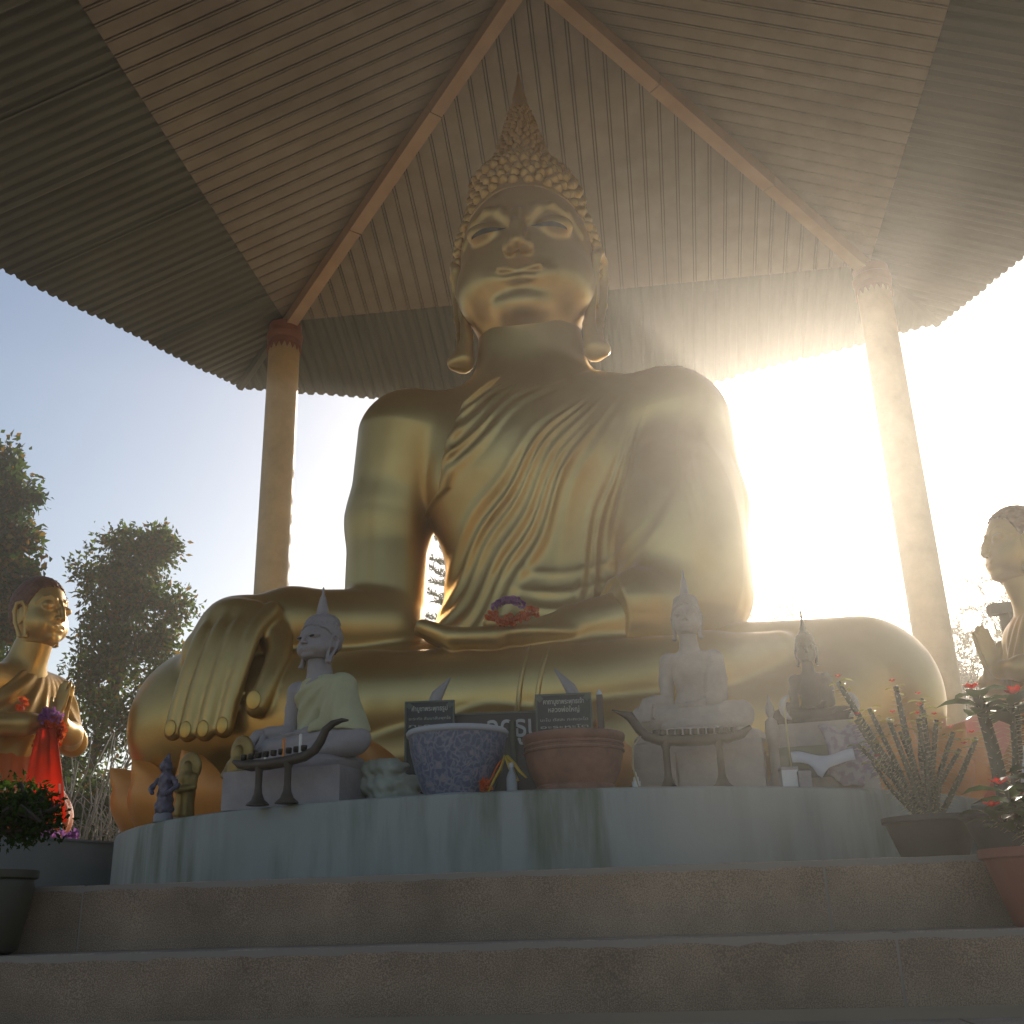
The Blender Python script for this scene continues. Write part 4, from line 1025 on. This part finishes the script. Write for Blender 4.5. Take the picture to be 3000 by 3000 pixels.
# ------------------------------------------------------------------ plants and trees
def leafmat(name, c1, c2, tr=.35, scale=1.5):
    return mat(name, c1, .6, 0, c2, scale, .35, .65, trans=tr, coords='Object', spec=.12)
LEAF_D = leafmat('dark_leaf', (.025, .055, .008), (.065, .10, .010), .5)
LEAF_Y = leafmat('autumn_leaf', (.16, .115, .010), (.20, .09, .010), .5, 2.5)
LEAF_M = leafmat('mid_leaf', (.065, .12, .012), (.12, .15, .015), .55)
LEAF_F = leafmat('fine_leaf', (.05, .06, .03), (.08, .085, .04), .4)
BARK = mat('grey_brown_bark', (.09, .07, .05), .9, 0, (.06, .045, .035), 12, .3, .7, .5, 30)
DRY = mat('dry_pale_twig', (.22, .19, .15), .9)
def leaf_mesh(name, C_, N_, L, Wd, mats, rng, midx=None, curl=.25):
    # C_: leaf bases, N_: leaf directions; each leaf is a folded pointed blade of four triangles
    n = len(C_); N_ = N_/np.linalg.norm(N_, axis=1, keepdims=True)
    ref = rng.normal(size=(n, 3)); side = np.cross(N_, ref); side /= np.linalg.norm(side, axis=1, keepdims=True)+1e-9; up = np.cross(side, N_)
    L = L*rng.uniform(.65, 1.25, (n, 1)); Wd = Wd*rng.uniform(.7, 1.2, (n, 1))
    v0 = C_; v1 = C_+N_*L*.45+side*Wd+up*L*.05; v2 = C_+N_*L*.5-up*L*.08; v3 = C_+N_*L*.45-side*Wd+up*L*.05; v4 = C_+N_*L-up*L*curl
    V = np.stack([v0, v1, v2, v3, v4], 1).reshape(-1, 3)
    b = (np.arange(n)*5)[:, None]; T = np.concatenate([b+np.array([[0, 1, 2]]), b+np.array([[0, 2, 3]]), b+np.array([[1, 4, 2]]), b+np.array([[3, 2, 4]])], 1).reshape(-1, 3)
    me = bpy.data.meshes.new(name); me.vertices.add(len(V)); me.vertices.foreach_set('co', V.astype(F4).ravel())
    me.loops.add(T.size); me.loops.foreach_set('vertex_index', T.astype(np.int32).ravel())
    me.polygons.add(len(T)); me.polygons.foreach_set('loop_start', np.arange(0, T.size, 3, dtype=np.int32))
    for m in mats: me.materials.append(m)
    if midx is not None: me.polygons.foreach_set('material_index', np.repeat(midx, 4).astype(np.int32))
    me.update(calc_edges=True); return me
def branches(mb, p0, p1, r0, r1, rng, wig=.06, n=6):
    p0, p1 = np.array(p0, float), np.array(p1, float); pts = []; L = np.linalg.norm(p1-p0)
    for i in range(n+1):
        t = i/n; pts.append(tuple(p0+(p1-p0)*t+rng.normal(size=3)*wig*L*t*(1-t)*2))
    mb.tube(pts, [r0+(r1-r0)*i/n for i in range(n+1)], 6); return pts
def tree(name, label, cat, base, trunk_top, clumps, nleaf, L, Wd, mats, seed, pick, group=None, droop=.2, r0=.09, sp=.6):
    rng = np.random.default_rng(seed); b = np.array(base, float)
    t = thing(name, label, cat, base, 0, group)
    tb = MB(); T = np.array(trunk_top, float)-b
    tr = branches(tb, (0, 0, 0), T, r0, r0*.45, rng, .05, 9)
    Cs, Ns, Ms = [], [], []
    for ci, (c, rad, w) in enumerate(clumps):
        c = np.array(c, float)-b
        k = min(len(tr)-1, max(1, int(len(tr)*(.35+.6*rng.random())))); br = branches(tb, tr[k], c, r0*.32, .012, rng, .12, 6)
        n = int(nleaf*w); nt = max(3, int(n/26))
        rad = np.array(rad)*1.05
        for q in range(nt):
            dv = rng.normal(size=3); dv /= np.linalg.norm(dv); e = c+dv*rad*(rng.random()**.38)*rng.uniform(.75, 1.15)
            if q % 2 == 0: tb.tube([tuple(c+(e-c)*.15), tuple(c+(e-c)*.6+rng.normal(size=3)*.03), tuple(e)], [.010, .006, .003], 4)
            m = 26
            s_ = rng.random((m, 1))**.6; P = c+(e-c)*(.45+.55*s_)+rng.normal(size=(m, 3))*L*sp
            D = dv*.7+rng.normal(size=(m, 3))*.7+np.array([0, 0, -droop])
            Cs.append(P); Ns.append(D); Ms.append(pick(e+b, rng, m))
    C_ = np.concatenate(Cs); N_ = np.concatenate(Ns)
    part('trunk', tb, BARK, t, True)
    put('crown', leaf_mesh('crown', C_, N_, L, Wd, mats, rng, np.concatenate(Ms)), t)
    return t
def mix2(py): return lambda e, rng, m: (rng.random(m) < py).astype(int)
tree('broadleaf_tree', 'tall dark leafy tree with autumn-tinted lower crown at the far left edge', 'tree', (-9.4, 10, -.7), (-9.3, 10, 4.8),
     [((-9.0, 10, 6.05), (.42, .5, .45), .9), ((-8.75, 10, 5.6), (.4, .5, .35), .8), ((-9.2, 10, 5.4), (.7, .7, .5), 1.2), ((-8.6, 9.9, 4.95), (.38, .5, .40), .9), ((-9.0, 9.8, 4.75), (.7, .7, .5), 1.2), ((-8.45, 9.8, 4.35), (.45, .5, .42), 1.0), ((-9.0, 9.7, 4.0), (.75, .6, .6), 1.3), ((-8.5, 9.8, 3.7), (.5, .5, .45), 1.0), ((-8.9, 9.8, 3.2), (.8, .7, .5), 1.2), ((-9.3, 10, 2.4), (.8, .7, .6), 1.0), ((-9.6, 10.2, 5.9), (.6, .6, .5), 1.0)],
     1250, .11, .034, [LEAF_D, LEAF_Y], 3, lambda e, rng, m: (rng.random(m) < (.38 if e[2] < 5.2 else .08)).astype(int))
tree('loose_tree', 'loose mid-sized tree with feathery top standing behind the left disciple', 'tree', (-7.6, 11, -.7), (-7.4, 11, 4.2),
     [((-7.65, 11, 5.25), (.25, .3, .30), .30), ((-7.2, 11, 5.15), (.34, .35, .34), .8), ((-6.95, 11, 5.05), (.26, .3, .28), .8), ((-7.35, 10.9, 4.75), (.45, .45, .32), .7), ((-8.0, 11, 4.85), (.40, .45, .28), .45), ((-7.7, 11, 4.45), (.6, .5, .35), .9), ((-7.05, 10.9, 4.35), (.5, .5, .35), .9), ((-6.62, 10.9, 4.10), (.34, .4, .30), .6), ((-7.4, 10.8, 3.95), (.75, .6, .4), 1.3), ((-6.75, 10.9, 3.6), (.42, .45, .35), .9), ((-7.5, 10.8, 3.4), (.8, .6, .45), 1.4), ((-6.75, 10.9, 3.0), (.5, .5, .4), 1.0), ((-7.9, 11, 3.0), (.8, .6, .5), 1.1), ((-7.1, 10.8, 2.5), (.8, .6, .5), 1.3), ((-7.9, 10.9, 2.1), (.8, .6, .5), 1.0)],
     1150, .092, .026, [LEAF_D, LEAF_M, LEAF_Y], 5, lambda e, rng, m: rng.choice(3, m, p=(.50, .33, .17)), r0=.07, sp=.9)
# understorey on the left
for i, (x, y, z, rx, rz_, lb) in enumerate(((-6.6, 9.2, 1.2, .9, .85, 'dense dark green shrub behind the bare twigs'), (-7.9, 9.0, 1.2, 1.1, 1.2, 'wide dark shrub behind the left disciple head'), (-5.6, 9.0, .75, .8, .7, 'low green shrub beyond the giant statue knee'), (-4.9, 6.9, .22, .6, .45, 'low grassy shrub behind the orange lotus petals'))):
    tree('shrub', lb, 'shrub', (x, y, -.5), (x, y, z), [((x+dx*rx*.6, y+dy*.5, z+dz*rz_*.5), (rx*.6, .5, rz_*.6), 1.0) for dx, dy, dz in ((0, 0, 0), (-1, 0, .2), (1, 0, .1), (.2, -.8, -.6), (-.7, -.5, -.9), (.8, -.4, -.8))], 1500, .09, .028, [LEAF_D, LEAF_M, LEAF_Y], 20+i, lambda e, rng, m: rng.choice(3, m, p=(.6, .3, .1)), 'shrubs beyond the terrace at the left', r0=.04)
rng = np.random.default_rng(8)
tw = MB()
for i in range(46):
    x0 = -5.9+rng.normal()*.18; z0 = .15+rng.random()*.35; L_ = rng.uniform(.7, 1.9); a = rng.normal()*.42+.18
    p1 = (x0+math.sin(a)*L_, 7.6+rng.normal()*.25, z0+math.cos(a)*L_*.9)
    pts = branches(tw, (x0, 7.6, -.4), p1, .014, .005, rng, .07, 5)
    for k in range(2):
        q = pts[3+k]; branches(tw, q, (q[0]+rng.normal()*.25, q[1]+rng.normal()*.1, q[2]+rng.uniform(.1, .45)), .006, .003, rng, .1, 3)
bt = thing('bare_shrub', 'leafless shrub of pale dry twigs between the left disciple and the giant knee', 'shrub', (0, 0, 0)); part('twigs', tw, DRY, bt, True)
# conifer seen between the giant arm and torso
ar = thing('conifer', 'tiered dark conifer seen through the gap between the giant arm and torso', 'tree', (-2.55, 12, -.75))
tb = MB().tube([(0, 0, 0), (.02, 0, 3), (0, 0, 7.4)], [.13, .09, .02], 10); part('trunk', tb, BARK, ar, True)
wood = MB(); Cs, Ns = [], []
rng = np.random.default_rng(12)
for k in range(18):
    z = 2.6+k*.28; ln0 = max(.25, 1.15*(1-(z-2.6)/6.4))
    for j in range(6):
        a = 2*math.pi*(j+.37*k)/6+rng.normal()*.12; ln_ = ln0*rng.uniform(.85, 1.1)
        pts = [(math.cos(a)*ln_*t, math.sin(a)*ln_*t, z-.10*math.sin(t*2.4)+.10*t*t) for t in np.linspace(0, 1, 7)]
        wood.tube(pts, [.018, .016, .014, .012, .010, .007, .004], 5)
        for t in np.linspace(.25, 1.0, 16):
            q = np.array([np.interp(t, np.linspace(0, 1, 7), [p[i] for p in pts]) for i in range(3)])
            m = 9; dv = rng.normal(size=(m, 3)); dv[:, 2] = np.abs(dv[:, 2])*.7; dv += np.array([math.cos(a), math.sin(a), .1])*.9
            Cs.append(np.repeat(q[None], m, 0)+rng.normal(size=(m, 3))*.015); Ns.append(dv)
part('branches', wood, BARK, ar, True)
put('needles', leaf_mesh('needles', np.concatenate(Cs), np.concatenate(Ns), .11, .009, [LEAF_D], rng), ar)
# feathery trees at the right
def feathery(label, base, tips, seed):
    rng = np.random.default_rng(seed); b = np.array(base, float); t = thing('feathery_tree', label, 'tree', base, 0, 'feathery trees beyond the right column'); w_ = MB(); Cs, Ns = [], []
    top = np.array([0, 0, np.mean([p[2] for p in tips])-b[2]-.7])
    branches(w_, (0, 0, 0), top, .06, .03, rng, .05, 6)
    for p in tips:
        e = np.array(p, float)-b; br = branches(w_, top*rng.uniform(.75, 1), e, .018, .005, rng, .12, 7)
        for q in br[2:]:
            for _ in range(3):
                dv = rng.normal(size=3)*np.array([1, 1, .7]); dv /= np.linalg.norm(dv); ln_ = rng.uniform(.15, .38)
                w_.tube([tuple(q), tuple(np.array(q)+dv*ln_)], [.004, .002], 4)
                ts = np.linspace(.15, 1, 13); P = np.array(q)+dv*ts[:, None]*ln_; sd_ = np.cross(dv, rng.normal(size=3)); sd_ /= np.linalg.norm(sd_)
                for s in (-1, 1): Cs.append(P); Ns.append(np.repeat((sd_*s+dv*.5)[None], 13, 0)+rng.normal(size=(13, 3))*.15)
    part('trunk', w_, BARK, t, True); put('crown', leaf_mesh('crown', np.concatenate(Cs), np.concatenate(Ns), .075, .013, [LEAF_F], rng), t)
rr = random.Random(6)
feathery('small feathery tree just right of the right column', (4.3, 12, -.7), [(4.05+rr.uniform(-.15, .35), 12+rr.uniform(-.4, .4), 2.3+i*.17) for i in range(9)], 31)
feathery('feathery tree showing above and below the T-shaped post', (5.0, 12, -.7), [(4.85+rr.uniform(-.35, .5), 12+rr.uniform(-.4, .4), 2.1+i*.15) for i in range(14)], 32)
feathery('feathery treetop rising over the giant left thigh', (2.1, 14, -.7), [(2.1+rr.uniform(-.42, .42), 14+rr.uniform(-.3, .3), 3.75+i*.085) for i in range(9)], 33)
feathery('thin feathery treetop just left of the right column', (3.95, 14, -.7), [(3.85+rr.uniform(-.3, .3), 14+rr.uniform(-.3, .3), 3.6+i*.1) for i in range(6)], 34)
# crown-of-thorns pots at the right of the landing
STEM = mat('thorny_grey_stem', (.12, .10, .07), .8, 0, (.09, .085, .05), 20)
THORN = mat('pale_thorn', (.62, .52, .32), .5, trans=.5)
LEAF_L = mat('lime_leaf', (.24, .25, .035), .45, 0, (.34, .29, .04), 12, trans=.6)
LEAF_B = mat('broad_green_leaf', (.06, .10, .02), .4, 0, (.045, .075, .018), 9, trans=.4)
REDF = mat('red_flower', (.55, .03, .02), .6, trans=.4)
DPOT = mat('dark_brown_pot', (.065, .05, .04), .7, 0, (.09, .07, .055), 9, .3, .7, .2, 40)
TPOT = mat('flare_red_pot', (.30, .10, .06), .7, 0, (.24, .08, .05), 7, .3, .7, .2, 40)  # for the added pot; its red stands in for lens flare at lower right
def blade(m, p, d, L_, w_, upv=(0, 0, 1)):
    d = Vector(d).normalized(); s = d.cross(Vector(upv)).normalized() if abs(d.z) < .95 else Vector((1, 0, 0)); u = s.cross(d)
    p = Vector(p); rows = []
    for t, ww, dr in ((0, .12, 0), (.25, .75, .03), (.55, 1, 0), (.8, .7, -.08), (1, .05, -.2)):
        c = p+d*L_*t+u*L_*dr; rows += [c-s*w_*ww+u*w_*.25*ww, c, c+s*w_*ww+u*w_*.25*ww]
    m.add(rows, [(3*i+j, 3*i+j+1, 3*i+j+4, 3*i+j+3) for i in range(4) for j in range(2)])
def thorn_plant(label, base, stems, potr, poth, potm, potlabel, rad=.012, seed=1, big=False, top_leaves=4, potz=0.0):
    rng = random.Random(seed)
    pt = thing('plant_pot', potlabel, 'pot', (base[0], base[1], potz), 0)
    part('pot_wall', MB().lathe([(potr*.62, 0), (potr*.66, .01), (potr*.92, poth*.84), (potr*.93, poth*.86), (potr, poth*.88), (potr, poth), (potr*.9, poth), (potr*.86, poth*.85), (.001, poth*.85)], 32), potm, pt, True, 40)
    part('potting_soil', MB().lathe([(potr*.88, poth*.86), (potr*.4, poth*.9), (.001, poth*.9)], 24), SOIL, pt, True)
    t = thing('crown_of_thorns', label, 'plant', (base[0], base[1], potz+poth*.88), 0)
    b = Vector((base[0], base[1], potz+poth*.88))
    for tip, r_ in stems:
        e = Vector(tip)-b; mid = e*.5+Vector((rng.uniform(-.022, .022), rng.uniform(-.02, .02), e.length*.02)); st = Vector((e.x*.12, e.y*.12, 0))
        pts = [st+((mid-st)*(i/4) if i <= 4 else (mid-st)+(e-mid)*((i-4)/4)) for i in range(9)]
        sm = part('stem', MB().tube(pts, [r_*(1.15-.35*i/8) for i in range(9)], 7), STEM, t, True)
        th_ = MB(); n = int(e.length/.0040)
        for i in range(n):
            u_ = .08+.9*i/n; c = st+(mid-st)*(u_*2) if u_ < .5 else mid+(e-mid)*(u_*2-1)
            ax = e.normalized(); a = i*2.4; s1 = ax.cross(Vector((0, 1, 0))).normalized(); s2 = ax.cross(s1)
            dv = s1*math.cos(a)+s2*math.sin(a); L_ = rng.uniform(.014, .026)*(1.2 if big else 1)
            w1 = ax*.0017; w2 = dv.cross(ax)*.0017; p = c+dv*r_*.9
            th_.add([p+w1, p-w1*.5+w2, p-w1*.5-w2, p+dv*L_+ax*L_*.25], [(0, 1, 3), (1, 2, 3), (2, 0, 3), (0, 2, 1)])
        part('thorns', th_, THORN, sm)['kind'] = 'stuff'
        lf = MB()
        for i in range(top_leaves):
            a = i*2.4+rng.uniform(-.4, .4); ax = e.normalized(); L_ = rng.uniform(.032, .052)*(2.4 if big else 1)
            blade(lf, e-ax*.01*i, Vector((math.cos(a), math.sin(a)*.8, .25)), L_, L_*(.24 if not big else .33))
        part('leaves', lf, LEAF_B if big else LEAF_L, sm, True)
        if rng.random() < .6 or big:
            fl = put('red_bloom', REDM, sm, e+Vector((rng.uniform(-.015, .015), -.005, .015)), (0, 0, rng.random()*6), (1, 1, 1) if not big else (2.2, 2.2, 2.2))
    return t
def bloom():
    m = MB()
    for i in range(6):
        a = i*math.pi/3; q = Matrix.Rotation(a, 3, 'Z')
        m.add([q @ Vector(p) for p in ((0, 0, 0), (.006, -.006, .004), (.013, 0, .007), (.006, .006, .004))], [(0, 1, 2, 3)])
    return m.mesh('red_bloom', REDF)
REDM = bloom()
thorn_plant('bushy crown-of-thorns plant with many thin backlit thorny stems and few red blooms', (.83, .60), [((.605, .58, .575), .011), ((.79, .60, .555), .011), ((.635, .52, .44), .009), ((.70, .62, .49), .009), ((.86, .58, .47), .009), ((.625, .50, .36), .008), ((.90, .60, .44), .009), ((.95, .62, .40), .009), ((.735, .52, .44), .009), ((.82, .50, .43), .008), ((1.0, .55, .37), .009), ((.66, .48, .30), .007), ((.93, .50, .33), .008), ((.77, .55, .40), .007), ((.88, .66, .52), .008), ((.685, .55, .38), .008)],
            .145, .14, DPOT, 'low dark brown pot holding the bushy thorny plant at the right of the landing', seed=3)
thorn_plant('tall crown-of-thorns plant with a thick stem, broad green leaves and red blooms', (1.0, .36), [((.965, .34, .47), .020), ((1.08, .36, .46), .011), ((1.045, .30, .44), .010)], .14, .13, DPOT, 'dark brown pot holding the tall broad-leaved thorny plant', seed=5, big=True, top_leaves=9)
thorn_plant('leafy crown-of-thorns plant with lime leaves hanging over the added red pot', (.93, -.12), [((.85, -.16, .14), .009), ((.93, -.18, .19), .009), ((.99, -.2, .14), .009), ((.81, -.12, .09), .008), ((1.03, -.12, .20), .009), ((.90, -.22, .10), .008), ((1.06, -.2, .10), .008)], .16, .18, TPOT, 'large added pot, its red standing in for lens flare, on the step at the lower right corner', seed=8, big=True, top_leaves=8, potz=-.175)
# dark shrub in a pot at the lower left
PX, PY, PZ0 = -1.86, -.14, -.175
pt = thing('plant_pot', 'dark olive glazed pot at the lower left corner of the stairs', 'pot', (PX, PY, PZ0))
part('pot_wall', MB().lathe([(.09, 0), (.11, .01), (.135, .17), (.13, .19), (.142, .195), (.142, .215), (.128, .215), (.12, .19), (.001, .19)], 36), mat('olive_glaze', (.055, .05, .025), .45, 0, (.04, .035, .02), 6), pt, True, 40)
tree('potted_shrub', 'dark fine-leaved shrub growing in the olive pot at the lower left', 'shrub', (PX, PY, PZ0+.19), (PX, PY, PZ0+.34),
     [((PX+dx, PY+dy, PZ0+.36+dz), (.09, .09, .055), 1.0) for dx, dy, dz in ((0, 0, 0), (.08, -.02, .01), (.13, .02, .0), (-.1, 0, .04), (.05, .08, .05), (-.14, .05, .06), (.09, .06, -.03), (-.05, -.08, .02), (.0, -.06, .05))], 480, .020, .0055, [LEAF_D], 41, lambda e, rng, m: np.zeros(m, int), r0=.012, sp=.9)
# ------------------------------------------------------------------ sunlit haze
hz = MB().box((0, 8, 3.2), (32, 34, 6.7))
hm = bpy.data.materials.new('haze_air'); hm.use_nodes = True
nn_ = hm.node_tree.nodes; nn_.remove(nn_['Principled BSDF'])
pv = nn_.new('ShaderNodeVolumePrincipled'); pv.inputs['Density'].default_value = .0056; pv.inputs['Anisotropy'].default_value = .81
pv.inputs['Color'].default_value = (1, .92, .81, 1)
hm.node_tree.links.new(pv.outputs[0], nn_['Material Output'].inputs['Volume'])
struct(part('haze', hz, hm, None), 'stuff')
